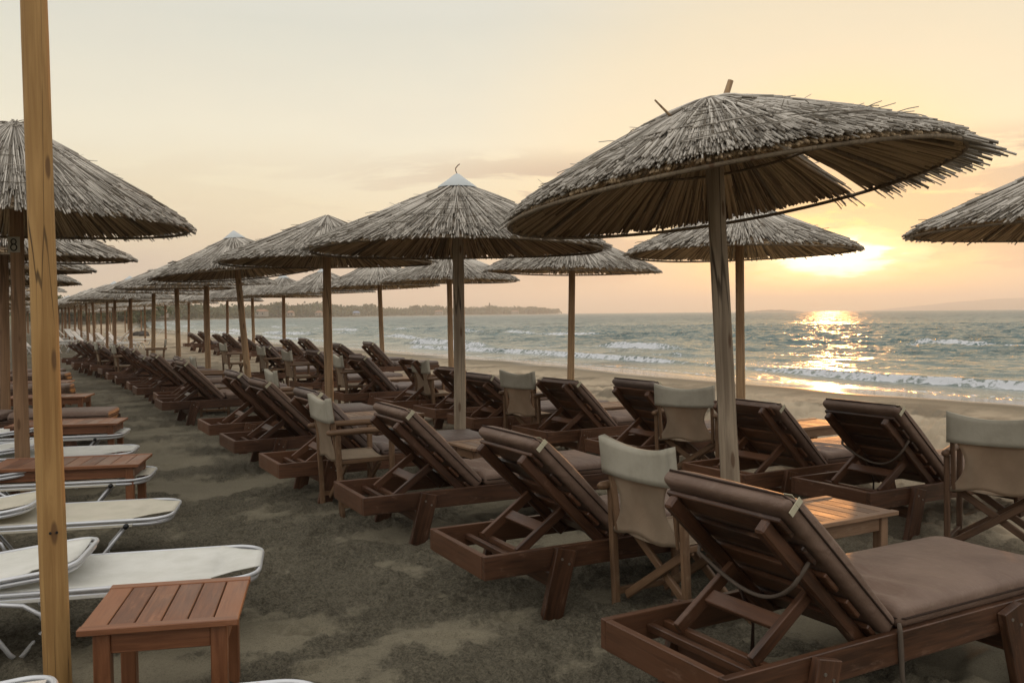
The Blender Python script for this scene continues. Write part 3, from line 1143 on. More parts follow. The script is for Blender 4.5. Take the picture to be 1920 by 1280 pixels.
# the big one at the front, askew on its leaning pole
A1 = make_parasol(3, 1.31, 0.53, -0.20, 2.25, 9500, 0.0060, pole=POLE_GREY, gap=(R_(34), R_(3.8)), spill=(R_(2), R_(40)), slits=0.035,
                  head=(R_(-2.6), R_(-4.9)), fray=0.012, stick=True)
reg(A1)
A1.location = (1.345, 5.45, 0)
A1.rotation_euler = (0, R_(-2.9), 0)
tag(A1, 'large tilted thatched parasol with gap in its reeds and fraying right rim', 'parasol', GP)

A2 = reg(make_parasol(5, 1.40, 0.58, 0.06, 2.18, 5200, 0.0060, cap=True, hook=True, pole=POLE_GREY))
A2.location = ppos(860, KA)
tag(A2, 'thatched parasol with white cone cap and wire hook on grey cracked pole', 'parasol', GP)

A3 = reg(make_parasol(8, 1.40, 0.56, 0.10, 2.27, 4600, 0.0066, pole=POLE_TAN))
A3.location = ppos(616, KA)
A3.rotation_euler = (0, 0, 1.0)
tag(A3, 'flat topped thatched parasol on tan pole beside the white capped nearest one', 'parasol', GP)

A4 = reg(make_parasol(9, 1.43, 0.62, 0.10, 2.32, 3800, 0.0072, cap=True, pole=POLE_TAN))
p = ppos(467, KA)
A4.location = p
A4.rotation_euler = (0, R_(-4.6), 0)
tag(A4, 'white capped thatched parasol on a pole leaning to the left', 'parasol', GP)

far_a = Proto(lambda: make_parasol(12, 1.42, 0.62, 0.10, 2.25, 3000, 0.0085, pole=POLE_TAN))
far_b = Proto(lambda: make_parasol(13, 1.42, 0.60, 0.14, 2.22, 3000, 0.0085, cap=True, pole=POLE_BROWN))
far_t = Proto(lambda: make_parasol(14, 1.40, 0.60, 0.16, 2.26, 1700, 0.011, tuft=True, pole=POLE_TAN))
tiny_a = Proto(lambda: make_parasol(15, 1.43, 0.62, 0.10, 2.25, 800, 0.016, pole=POLE_BROWN, detail=False))
tiny_b = Proto(lambda: make_parasol(16, 1.43, 0.60, 0.14, 2.25, 800, 0.016, cap=True, pole=POLE_BROWN, detail=False))

rowA = [(388, far_a, 'plain'), (333, far_t, 'tufted'), (285, far_t, 'tufted'), (244, far_b, 'white capped'), (214, far_b, 'white capped'), (199, tiny_a, 'plain'),
        (176, tiny_a, 'plain')]
for i, (px, pr, look) in enumerate(rowA):
    pr.place(ppos(px, KA), spin(), f'{look} thatched parasol, {ORD[i + 4]} from the front in the row along the aisle', 'parasol', GP, (R_(random.uniform(-2, 2)), R_(random.uniform(-2, 2))))
for i in range(9):
    Y = 45.5 + 3.85 * i + random.uniform(-.5, .5)
    px = KA / Y
    random.choice([tiny_a, tiny_b]).place((atY(px, Y), Y, 0), spin(), f'tiny distant thatched parasol, {ORD[i + 11]} from the front in the row along the aisle', 'parasol', GP, (R_(random.uniform(-2, 2)), 0))

rowB = [(2040, far_a, 'plain thatched parasol cut off by the right edge of the photo'), (1389, far_a, 'plain thatched parasol in front of the setting sun'),
        (1068, far_a, 'plain thatched parasol on its own pole against open sea'), (845, far_a, 'plain thatched parasol half hidden behind the grey cracked pole'),
        (717, far_a, 'plain thatched parasol between the two tan front poles by the surf'), (610, far_b, 'white capped thatched parasol partly behind the flat topped one'),
        (532, far_b, 'white capped thatched parasol right of the leaning pole by the sea'), (475, far_a, 'plain thatched parasol just right of the leaning pole'),
        (425, far_b, 'white capped thatched parasol just left of the leaning pole'), (385, tiny_a, 'thatched parasol hidden behind a nearer tan pole'),
        (352, tiny_a, 'low thatched parasol alone before the bay between two near poles')]
for i, (px, pr, lb) in enumerate(rowB):
    x, y, _ = ppos(px, KB)
    tl = (R_(random.uniform(-1.5, 1.5)), R_(random.uniform(-1.5, 1.5)))
    if i == 0:
        tl = (0, 0)
    if i == 1:
        tl = (0, R_(0.5))
    pr.place((x, y, 0.06 if i == 1 else 0), spin(), lb, 'parasol', GP, tl)
for i in range(7):
    Y = 52 + 4.0 * i + random.uniform(-.4, .4)
    px = KB / Y * (1 - 0.05 * i)
    tiny_a.place((atY(px, Y), Y, 0), spin(), f'tiny distant thatched parasol, {ORD[i + 11]} from the front in the seaward row', 'parasol', GP)

# left row
post = empty('wooden_post', (-1.915, 3.76, 0))
pm = pole_mb(3.7, 0.052, 31, -0.35, 0.006)
pm.build('post', POLE_NEW, post, True)
# two screw heads in the post
for k, dx in enumerate((-0.012, 0.012)):
    MB().tube([(dx, -0.055, 0.667), (dx, -0.0625, 0.667)], 0.0055, 8).build('screw', INK, post)
post.rotation_euler = (0, R_(-0.5), R_(27))
tag(post, 'tall bare yellow pine post at the left of the aisle', 'post')

L2 = reg(make_parasol(21, 1.36, 0.80, 0.0, 2.34, 6500, 0.0054, pole=POLE_BROWN, fray=0.05, tuft=True))
L2.location = (atY(36, 7.6), 7.6, 0)
tag(L2, 'bell shaped thatched parasol behind the bare pine post', 'parasol', GP)
plate = MB().board((-0.045, -0.062, 2.16), (0.055, -0.062, 2.16), 0.13, 0.006, (0, 0, 1)).build('number_plate', PLATE, L2)
e8 = MB()
for zc, q in ((2.184, 0.021), (2.137, 0.025)):
    e8.tube([(0.005 + q * math.cos(a), -0.066, zc + q * 1.05 * math.sin(a)) for a in np.linspace(0, 2 * math.pi, 20, endpoint=False)], 0.0055, 6, closed=True)
e8.build('numeral', INK, plate)
far_l = Proto(lambda: make_parasol(22, 1.50, 0.66, 0.2, 2.34, 2000, 0.010, pole=POLE_BROWN))
left = [(5, 11.5, 'thatched parasol with rounded rim below the bell shaped one'), (0, 15.3, 'thatched parasol, third from the front of the left row'),
        (-3, 19.2, 'thatched parasol, fourth from the front of the left row')]
for px, Y, lb in left:
    far_l.place((atY(px, Y), Y, 0), spin(), lb, 'parasol', GP, (R_(random.uniform(-2, 2)), R_(random.uniform(-1, 3))))
for i in range(14):
    Y = 23 + 3.85 * i
    px = (2 + i * 0.6) + 6 * random.uniform(-1, 1)
    tiny_b.place((atY(px, Y), Y, 0), spin(), f'tiny distant thatched parasol, {ORD[i + 4]} from the front of the left row', 'parasol', GP, (R_(random.uniform(-2, 2)), R_(random.uniform(-2, 2))))
# the next stretch of beach: rows of poles far along the sand
n_far = 0
for row, off in enumerate((2.0, 6.5, 11.0, -4.0)):
    for i in range(8):
        t = 88 + i * 6.5 + row * 1.7
        D = off + random.uniform(-.6, .6)
        x, y = D * NX + t * UX, D * NY + t * UY
        tiny_a.place((x, y, 0), spin(), f'{ORD[i]} speck of a thatched parasol in the {["second", "third", "fourth", "first"][row]} row of the far beach section', 'parasol', GP)


# ------------------------------------------------------------------ wooden loungers
LW = 0.70
LL = 1.98


def make_lounger(alpha=48, mattress=True, strap=False, tie=False, slats=5, wood=WOOD_BED, tagged=True, slide=0.0, leather=LEATHER):
    root = empty('sun_lounger')
    ox, oy = 0.0, 0.0
    zt, bh, th = 0.36, 0.118, 0.032
    zc = zt - bh / 2
    fr = MB()
    fr.board((0, th / 2, zc), (LL, th / 2, zc), bh, th, (0, 0, 1))
    fr.board((0, LW - th / 2, zc), (LL, LW - th / 2, zc), bh, th, (0, 0, 1))
    fr.board((th / 2 - 0.001, th + 0.001, zc - .001), (th / 2 - 0.001, LW - th - 0.001, zc - .001), bh, th, (0, 0, 1))
    fr.board((LL - th / 2, th + 0.001, zc), (LL - th / 2, LW - th - 0.001, zc), bh, th, (0, 0, 1))
    fr.build('bed_frame', wood, root)
    cr = MB()
    for x in (0.215, 0.30):
        cr.board((x, th + .002, zt - 0.062), (x, LW - th - .002, zt - 0.062), 0.032, 0.030, (1, 0, 0))
    cr.build('notch_rail', wood, root)
    sl_ = MB()
    k = 0
    x = 0.86
    while x < LL - 0.06:
        sl_.board((x + .04, th + .004, zt - 0.022), (x + .04, LW - th - .004, zt - 0.022), 0.082, 0.02, (1, 0, 0))
        x += 0.102
    sl_.build('bed_slats', wood, root)
    for (xt, xb, y0) in ((0.45, 0.345, -0.020), (0.45, 0.345, LW + 0.020), (1.50, 1.62, -0.020), (1.50, 1.62, LW + 0.020)):
        lg = MB()
        a = np.array([xt, y0, zt - 0.012])
        b = np.array([xb, y0, -0.06])
        lg.board(a, b, 0.118, 0.036, (1, 0, 0))
        lo = lg.build('leg', wood, root)
        d = (b - a) / np.linalg.norm(b - a)
        yy = y0 - 0.0185 if y0 < 0 else y0 + 0.0185
        for s_, dx in ((0.045, -0.02), (0.075, 0.028)):
            q = a + d * s_ + np.array([dx, 0, 0])
            MB().tube([(q[0], yy + (0.002 if y0 < 0 else -0.002), q[2]), (q[0], yy - (0.003 if y0 < 0 else -0.003), q[2])], 0.007, 8).build('bolt', BOLT, lo)
    for xx in (0.395, 1.565):
        MB().board((xx, 0.002, 0.185), (xx, LW - 0.002, 0.185), 0.075, 0.026, (0, 0, 1)).build('leg_brace', wood, root)
    # backrest
    al = R_(alpha)
    hx, hz = 0.785, 0.288
    b = np.array([-math.cos(al), 0, math.sin(al)])
    n = np.array([math.sin(al), 0, math.cos(al)])
    hg = np.array([hx, 0, hz])
    P = lambda s, y, q: tuple(hg + b * s + n * q + np.array([0, y, 0]))
    st = MB()
    ns = slats
    hgt = 0.088 if ns == 6 else 0.096
    BLEN = 0.735
    for k in range(ns):
        s = 0.05 + (BLEN - 0.05 - hgt / 2) * k / (ns - 1)
        ya, yb = 0.050, LW - 0.050
        st.board(P(s, ya, 0.040), P(s, yb, 0.040), hgt, 0.020, tuple(b), 0.004)
    bo = st.build('backrest', wood, root)
    for y in (0.105, LW - 0.105):
        MB().board(P(-0.02, y, 0.0), P(BLEN + 0.004, y, 0.0), 0.044, 0.058, (0, 1, 0), 0.008).build('rail', wood, bo)
    # prop frame
    piv = hg + b * 0.33
    sp = MB()
    foot = np.array([0.262, 0, zt - 0.045])
    for y in (0.150, LW - 0.150):
        sp.board(tuple(piv + [0, y, 0]), tuple(foot + [0, y, 0]), 0.028, 0.05, (0, 1, 0))
    m_ = piv * 0.52 + foot * 0.48
    dd = (piv - foot) / np.linalg.norm(piv - foot)
    sp.board(tuple(m_ + [0, 0.166, 0]), tuple(m_ + [0, LW - 0.166, 0]), 0.062, 0.022, tuple(dd))
    sp.build('prop_frame', wood, root)
    if mattress:
        rg = random.Random(alpha)
        T = 0.088

        def wr(p):
            x, y, z = p
            if z > 0:
                ed = min(1, (0.31 - abs(y)) / 0.08)
                z += 0.010 * math.sin(x * 5.1 + 1.2) * math.cos(y * 6.0) * max(ed, 0)
                z += 0.016 * max(ed, 0)
                k_ = math.exp(-((x + 0.40) / 0.16) ** 2)
                z += k_ * 0.015 * math.sin(30 * (x + 0.30 * y) + 1.0) * max(ed, 0)
            return np.array([x, y, z])
        SL = LL - 0.885
        se = MB().cushion(SL, 0.655, T, 0.034, wr, 30, 14)
        se.xform(Matrix.Translation((0.885 + SL / 2, LW / 2, zt - 0.010 + T / 2)))
        so_ = se.build('seat_cushion', leather, root, True)
        zz = zt - 0.010 + T * 0.5
        rim = []
        x0, x1, y0, y1 = 0.882, 0.888 + SL, LW / 2 - 0.3295, LW / 2 + 0.3295
        for (xa, ya) in ((x0 + .03, y0), (x0, y0 + .03), (x0, y1 - .03), (x0 + .03, y1), (x1 - .03, y1), (x1, y1 - .03), (x1, y0 + .03), (x1 - .03, y0)):
            rim.append((xa, ya, zz))
        MB().tube(rim, 0.0042, 6, closed=True).build('piping', SEAM, so_)

        def wb(p):
            x, y, z = p
            if z > 0:
                ed = max(0, min(1, (0.31 - abs(y)) / 0.07))
                z += 0.010 * ed + 0.006 * math.sin(x * 7 + y * 3)
                if x > 0.32:
                    z -= (x - 0.32) * 0.55
            return np.array([x, y, z])
        BL = 0.775
        ba = MB().cushion(BL, 0.655, T, 0.026, wb, 18, 14)
        Mx = Matrix(((b[0], 0, n[0], 0), (b[1], -1, n[1], 0), (b[2], 0, n[2], 0), (0, 0, 0, 1)))
        ctr = hg + b * (BL / 2 + 0.005 - slide) + n * (0.060 + T / 2) + np.array([0, LW / 2, 0])
        Mx.translation = Vector(ctr)
        ba.xform(Mx)
        bo2 = ba.build('back_cushion', leather, root, True)
        rim = []
        for (sx, y) in ((0.03, LW / 2 - .3295), (0.36, LW / 2 - .3295), (0.745, LW / 2 - .3295), (0.783, LW / 2 - .30), (0.783, LW / 2 + .30), (0.745, LW / 2 + .3295), (0.03, LW / 2 + .3295)):
            rim.append(P(sx - slide, y, 0.060 + T * 0.56))
        MB().tube(rim, 0.0042, 6).build('piping', SEAM, bo2)
        if tagged:
            t_ = MB().board(P(0.735 - slide, LW / 2 - .332, 0.068), P(0.735 - slide, LW / 2 - .332, 0.138), 0.026, 0.003, (0, 0, 1), 0.001)
            t_.board(P(0.745 - slide, LW / 2 - .309, 0.134), P(0.745 - slide, LW / 2 - .27, 0.132), 0.026, 0.003, tuple(b), 0.001)
            t_.build('cloth_tag', TAG, bo2)
    if strap:
        pts = []
        for i in range(19):
            s = i / 18
            y = -0.0 + 0.065 + (LW - 0.13) * s
            sag = 0.50 - 0.15 * (1 - (2 * s - 1) ** 2)
            qq = -0.042 - 0.05 * math.sin(math.pi * s)
            if i in (0, 18):
                qq = 0.04
            pts.append(P(sag, y, qq))
        MB().tube(pts, 0.0085, 6).build('strap', STRAP, root, True)
        lo = [P(0.36, LW * 0.62, -0.085), P(0.25, LW * 0.63, -0.12), (0.56, LW * 0.64, 0.31), (0.555, LW * 0.64, 0.18)]
        MB().tube(lo, [0.006, 0.006, 0.006, 0.010], 6).build('strap_end', SEAM, root, True)
    if tie:
        q = [(0.845, -0.005, 0.395), (0.85, -0.006, 0.365), (0.853, -0.0075, 0.30), (0.86, -0.008, 0.20), (0.875, -0.012, 0.09)]
        MB().tube(q, [0.008, 0.010, 0.011, 0.010, 0.007], 6).build('tie_strap', STRAP, root, True)
    return root


GL = 'wooden sun loungers in rows on the sand'
PL = {
    'hero': Proto(lambda: make_lounger(45, True, True, True, 5, WOOD_BED)),
    'std': Proto(lambda: make_lounger(45, True, False, False, 5, WOOD_BED)),
    'std2': Proto(lambda: make_lounger(46, True, False, False, 5, WOOD_BED2, leather=LEATHER_G)),
    'slid': Proto(lambda: make_lounger(45, True, False, False, 5, WOOD_BED2, slide=0.085, leather=LEATHER)),
    'low': Proto(lambda: make_lounger(37, True, False, False, 5, WOOD_BED2, leather=LEATHER_G)),
    'strap': Proto(lambda: make_lounger(44, True, True, False, 6, WOOD_BED)),
    'bare': Proto(lambda: make_lounger(55, False, False, False, 5, WOOD_BED2)),
    'flat': Proto(lambda: make_lounger(4, True, False, False, 5, WOOD_BED, False, leather=LEATHER)),
}


def lounger(kind, ang, label, corner=None, zt=0.36, local=(0, 0), xy=None, tweak=0):
    """corner: photo pixel of a surveyed frame point, `local` that point's place on the lounger"""
    a = R_(ang)
    if xy is None:
        q = at(corner[0], corner[1], zt)
    else:
        q = np.array([xy[0], xy[1], 0])
    x = q[0] - (local[0] * math.cos(a) - local[1] * math.sin(a))
    y = q[1] - (local[0] * math.sin(a) + local[1] * math.cos(a))
    return PL[kind].place((x, y, 0), a, label, 'sun lounger', GL)


SLAT = (0.29, 0.06)
lounger('hero', 29.5, 'nearest wooden sun lounger with long brown seat cushion and strap across its back', (1360, 1274))
lounger('std', 27.5, 'wooden sun lounger directly left of the nearest canvas chair', (908.3, 1044.8))
lounger('std', 27, 'wooden sun lounger between the grey cracked pole and the second canvas chair', (681.5, 933.8))
lounger('std2', 28.5, 'wooden sun lounger half hidden behind the second canvas chair', (522.7, 870.2))
lounger('std', 29, 'wooden sun lounger in the middle of the three left of the second canvas chair', (438.8, 827))
lounger('std2', 29, 'wooden sun lounger at the left end of the three beside the aisle', (392, 796.5))
rest = [((303.5, 754), 0), ((287, 735), LW), ((256, 727.7), 0), ((242.5, 719), 0), ((217.5, 708), 0), ((202, 701), 0), ((183, 690), LW), ((168, 684), LW), ((152, 681), LW), ((133, 678.7), LW), ((125, 674), LW), ((113.5, 671), LW)]
for i, (c, ly) in enumerate(rest):
    lounger(['std', 'std2', 'std', 'low'][i % 4], 29 + random.uniform(-4, 4), f'small dark wooden sun lounger, {ORD[i + 6]} from the front along the aisle', c, local=(0, ly))
lounger('strap', 28, 'wooden sun lounger with strap across its back beside the far right canvas chair', (1632, 924))
lounger('slid', 30, 'wooden sun lounger behind the leaning front pole', (1440, 768), 0.815, SLAT)
lounger('std2', 30, 'wooden sun lounger behind the middle canvas chair of the seaward row', (1096, 822), local=(0, LW))
lounger('slid', 31, 'wooden sun lounger right of the second seaward canvas chair', (1065, 722), 0.815, SLAT)
lounger('low', 30, 'low reclined wooden sun lounger left of the second seaward canvas chair', (888, 785))
lounger('slid', 30, 'wooden sun lounger seen behind the grey cracked pole', (817, 767.7))
lounger('bare', 30, 'steep bare wooden sun lounger without cushion behind the third seaward chair', (736, 753))
lounger('std2', 29, 'wooden sun lounger right of the tan pole near the surf', (646, 738))
lounger('std2', 30, 'small wooden sun lounger just left of the tan pole', (591, 670), 0.80, SLAT)
lounger('std2', 30, 'small wooden sun lounger right of the leaning pole in the seaward row', (500, 660), 0.80, SLAT)
for i in range(10):
    Y = 20.5 + i * 1.75 + (i // 2) * 0.9
    x = KB / Y / F * Y * 0 + (KB / (Y) - 960) * Y / F - 1.1
    lounger(['std2', 'low', 'std', 'slid'][i % 4], 30 + random.uniform(-3, 3), f'distant wooden sun lounger, {ORD[i + 10]} from the front in the seaward row', xy=(x - 0.25, Y + 0.1))
# left row, brown mattresses seen from their foot ends
for i, (px, py) in enumerate(((202, 770.7), (120, 722), (117, 700), (108, 693))):
    a = R_(12)
    q = at(px, py, 0.45)
    L_ = (LL * math.cos(a) + 0.0, LL * math.sin(a))
    PL['flat'].place((q[0] - L_[0], q[1] - L_[1], 0), a, f'flat wooden lounger with brown cushion, {ORD[i]} from the front behind the left row tables', 'sun lounger', GL)


# ------------------------------------------------------------------ director's chairs
def make_chair(wood=WOOD_CHAIR, skew=0.0):
    root = empty('canvas_chair')
    for sy in (-1, 1):
        y = sy * 0.275
        MB().board((-0.185, y, -0.03), (-0.215, y, 0.645), 0.034, 0.042, (0, 1, 0), 0.007).build('rear_leg', wood, root)
        MB().board((-0.200, y - sy * 0.040, 0.43), (-0.265, y - sy * 0.034, 0.915), 0.026, 0.036, (0, 1, 0), 0.008).build('back_post', wood, root)
        MB().board((0.215, y, -0.03), (0.215, y, 0.640), 0.034, 0.042, (0, 1, 0), 0.007).build('front_leg', wood, root)
        arm = MB()
        arm.tube([(-0.300, y, 0.662), (-0.285, y, 0.662), (-0.24, y, 0.662), (0.0, y, 0.664), (0.25, y, 0.662), (0.272, y, 0.662)], [0.012, 0.021, 0.024, 0.025, 0.024, 0.014], 10)
        arm.build('armrest', wood, root, True)
        MB().board((-0.19, y + sy * 0.001, 0.10), (0.20, y + sy * 0.001, 0.10), 0.024, 0.036, (0, 1, 0)).build('side_rail', wood, root)
        MB().board((-0.20, y - sy * 0.036, 0.425), (0.225, y - sy * 0.036, 0.435), 0.03, 0.036, (0, 1, 0), 0.008).build('seat_rail', wood, root)
    for x, o in ((-0.115, 0.0), (0.145, 0.0)):
        for k, sy in enumerate((-1, 1)):
            xx = x + (0.013 if k else -0.013)
            MB().board((xx, sy * 0.235, 0.415), (xx, -sy * 0.262, 0.075), 0.024, 0.044, (1, 0, 0), 0.005).build('cross_leg', wood, root)
    # seat sling
    g = np.zeros((7, 13, 3))
    for i in range(7):
        for j in range(13):
            s = j / 12 * 2 - 1
            g[i, j] = (-0.20 + 0.42 * i / 6, s * 0.252, 0.452 - 0.035 * (1 - s * s))
    MB().sheet(g, 0.005).build('seat_canvas', CANVAS, root, True)
    # back: sleeve round the posts, then a sheet that narrows and runs down to the seat
    g = np.zeros((7, 17, 3))
    for i in range(7):
        for j in range(17):
            s = j / 16 * 2 - 1
            zz = 0.735 + (0.925 - 0.735) * i / 6
            sag = (1 - s * s)
            x = -0.262 - (zz - 0.74) * 0.13 + 0.030 * sag * (i / 6)
            g[i, j] = (x + 0.004, s * 0.268, zz - 0.032 * sag * (i / 6) - 0.012 * sag + 0.008 * s * skew)
    MB().sheet(g, 0.046).build('back_band', CANVAS_TOP, root, True)
    g = np.zeros((15, 15, 3))
    for i in range(15):
        v = i / 14
        zz = 0.765 - 0.335 * v
        hw = 0.245 - 0.085 * math.sin(math.pi * min(1, v * 1.05)) ** 0.9 + 0.02 * v
        for j in range(15):
            s = j / 14 * 2 - 1
            g[i, j] = (-0.262 + 0.05 * v + 0.018 * math.sin(3 * v) * (1 - s * s), s * hw, zz - 0.022 * (1 - s * s) * (1 - v) + 0.012 * math.sin(5 * s) * v)
    MB().sheet(g, 0.004).build('back_canvas', CANVAS, root, True)
    return root


PC = {'light': Proto(lambda: make_chair(WOOD_CHAIR)), 'dark': Proto(lambda: make_chair(WOOD_CHAIR_D))}
GC = 'folding canvas chairs among the loungers'


def chair(kind, ang, label, foot=None, top=None, ztop=0.90):
    a = R_(ang)
    if foot is not None:
        q = at(foot[0], foot[1], 0.0)
        l = (-0.19, 0.275)
    else:
        q = at(top[0], top[1], ztop)
        l = (-0.29, 0.27)
    x = q[0] - (l[0] * math.cos(a) - l[1] * math.sin(a))
    y = q[1] - (l[0] * math.sin(a) + l[1] * math.cos(a))
    PC[kind].place((x, y, 0), a, label, 'chair', GC)


chair('light', 31, 'nearest folding chair with pale canvas back behind the front lounger', (1155, 1143))
chair('light', 27, 'canvas folding chair standing left of the grey cracked pole', (605, 948))
chair('light', 24, 'canvas folding chair in front of the fourth aisle pole', (371, 776))
chair('light', 26, 'canvas folding chair behind the cushions left of the tan pole', None, (497, 695))
chair('light', 30, 'small canvas folding chair, fifth along the aisle row', None, (208, 648))
chair('light', 30, 'small canvas folding chair, sixth along the aisle row', None, (176, 643))
chair('dark', 54, 'dark folding chair with canvas back cut by the right edge', None, (1773, 778))
chair('light', 60, 'canvas folding chair seen square from behind left of the leaning front pole', None, (1226, 724))
chair('light', 42, 'second seaward canvas chair between two reclined loungers', None, (937, 697))
chair('light', 30, 'third seaward canvas chair left of the grey cracked pole', None, (771, 675))
chair('light', 24, 'fourth seaward canvas chair directly right of the tan pole', None, (624, 667))
chair('light', 30, 'small canvas folding chair, fifth in the seaward row', None, (528, 658))
chair('light', 30, 'small canvas folding chair, sixth in the seaward row', None, (481, 650))
chair('light', 32, 'small canvas folding chair, seventh in the seaward row', None, (411, 644))
chair('light', 200, 'tiny folding chair facing the aisle in the seaward row', None, (312, 638))


# ------------------------------------------------------------------ low tables
def make_table(L=0.55, D=0.55, h=0.45, wood=WOOD_TABLE, ns=6):
    root = empty('low_table')
    tp = MB()
    tt = 0.024
    bw = 0.048
    zt = h - tt / 2
    tp.board((0, bw / 2, zt), (L, bw / 2, zt), bw, tt, (0, 1, 0), 0.003)
    tp.board((0, D - bw / 2, zt), (L, D - bw / 2, zt), bw, tt, (0, 1, 0), 0.003)
    w = L / ns
    for k in range(ns):
        tp.board((w * (k + 0.5), bw + .001, zt - 0.002), (w * (k + 0.5), D - bw - .001, zt - 0.002), w - 0.0045, tt - 0.003, (1, 0, 0), 0.003)
    tp.build('tabletop', wood, root)
    ap = MB()
    e = 0.045
    za = h - tt - 0.042
    lw = 0.058
    for y in (e + 0.012, D - e - 0.012):
        ap.board((e + lw, y, za), (L - e - lw, y, za), 0.082, 0.022, (0, 0, 1))
    for x in (e + 0.012, L - e - 0.012):
        ap.board((x, e + lw, za), (x, D - e - lw, za), 0.082, 0.022, (0, 0, 1))
    ap.build('apron', wood, root)
    for x in (e + lw / 2, L - e - lw / 2):
        for y in (e + lw / 2 - 0.01, D - e - lw / 2 + 0.01):
            MB().board((x, y, -0.05), (x, y, h - tt - 0.001), lw, lw, (0, 1, 0), 0.004).build('leg', wood, root)
    return root


GT = 'low wooden tables beside the loungers'
PT = {'sq': Proto(lambda: make_table(0.55, 0.56, 0.45, WOOD_TABLE, 6)), 'long': Proto(lambda: make_table(1.08, 0.56, 0.45, WOOD_TABLE, 10)),
      'worn': Proto(lambda: make_table(0.72, 0.50, 0.45, WOOD_TABLE_D, 8)), 'worn_long': Proto(lambda: make_table(1.0, 0.55, 0.45, WOOD_TABLE_D, 11))}


def table(kind, ang, label, px, local, z=0.45):
    a = R_(ang)
    q = at(px[0], px[1], z)
    x = q[0] - (local[0] * math.cos(a) - local[1] * math.sin(a))
    y = q[1] - (local[0] * math.sin(a) + local[1] * math.cos(a))
    PT[kind].place((x, y, 0), a, label, 'table', GT)


table('sq', 11.6, 'square orange slatted table at the foot of the bare pine post', (446.6, 1159.7), (0.55, 0))
table('long', 11.6, 'long orange slatted table, second from the front of the left row', (259.7, 869.7), (1.08, 0))
table('long', 11.6, 'long slatted table in front of the flat brown cushion, third of the left row', (219, 793), (1.08, 0))
table('long', 11.6, 'slatted table, fourth from the front of the left row', (159, 743), (1.08, 0))
table('long', 11.6, 'thin looking distant slatted table, fifth of the left row', (124, 716), (1.08, 0))
table('worn', 30, 'worn slatted table behind the nearest lounger with a sunlit end', (1686, 957), (0.72, 0))
table('worn', 30, 'worn slatted table behind the grey cracked pole', (888, 841), (0.0, 0.0))
table('worn_long', 29, 'worn long slatted table behind the second canvas chair', (775, 771.6), (0.95, 0.2))
table('worn', 30, 'sunlit slatted table beyond the leaning front pole', (1504, 802), (0.0, 0.0))
table('worn', 30, 'slatted table right of the lounger beside the square canvas chair', (1127, 764), (0.0, 0.0))
table('worn', 30, 'small sunlit slatted table left of the leaning front pole', (1312, 806), (0.0, 0.0))
table('worn', 30, 'slatted table on the sand near the surf right of the tan pole', (725, 711), (0.0, 0.0))


# ------------------------------------------------------------------ white folding sunbeds (foot end towards the aisle at x = 0, head at -x)
def loop_pts(x_in, x_tip, hw, z, zt=None, n=9, r=0.16):
    """open U: down one side, round the tip, back along the other"""
    zt = z if zt is None else zt
    pts = [(x_in, -hw, z)]
    ctr_x = x_tip - r
    for i in range(n):
        a = -math.pi / 2 + math.pi / 2 * i / (n - 1)
        pts.append((ctr_x + r * math.cos(a), -hw + r + r * math.sin(a), z + (zt - z) * (ctr_x - x_in) / (x_tip - x_in)))
    for i in range(n):
        a = math.pi / 2 * i / (n - 1)
        pts.append((ctr_x + r * math.cos(a), hw - r + r * math.sin(a), z + (zt - z) * (ctr_x - x_in) / (x_tip - x_in)))
    pts.append((x_in, hw, z))
    return pts


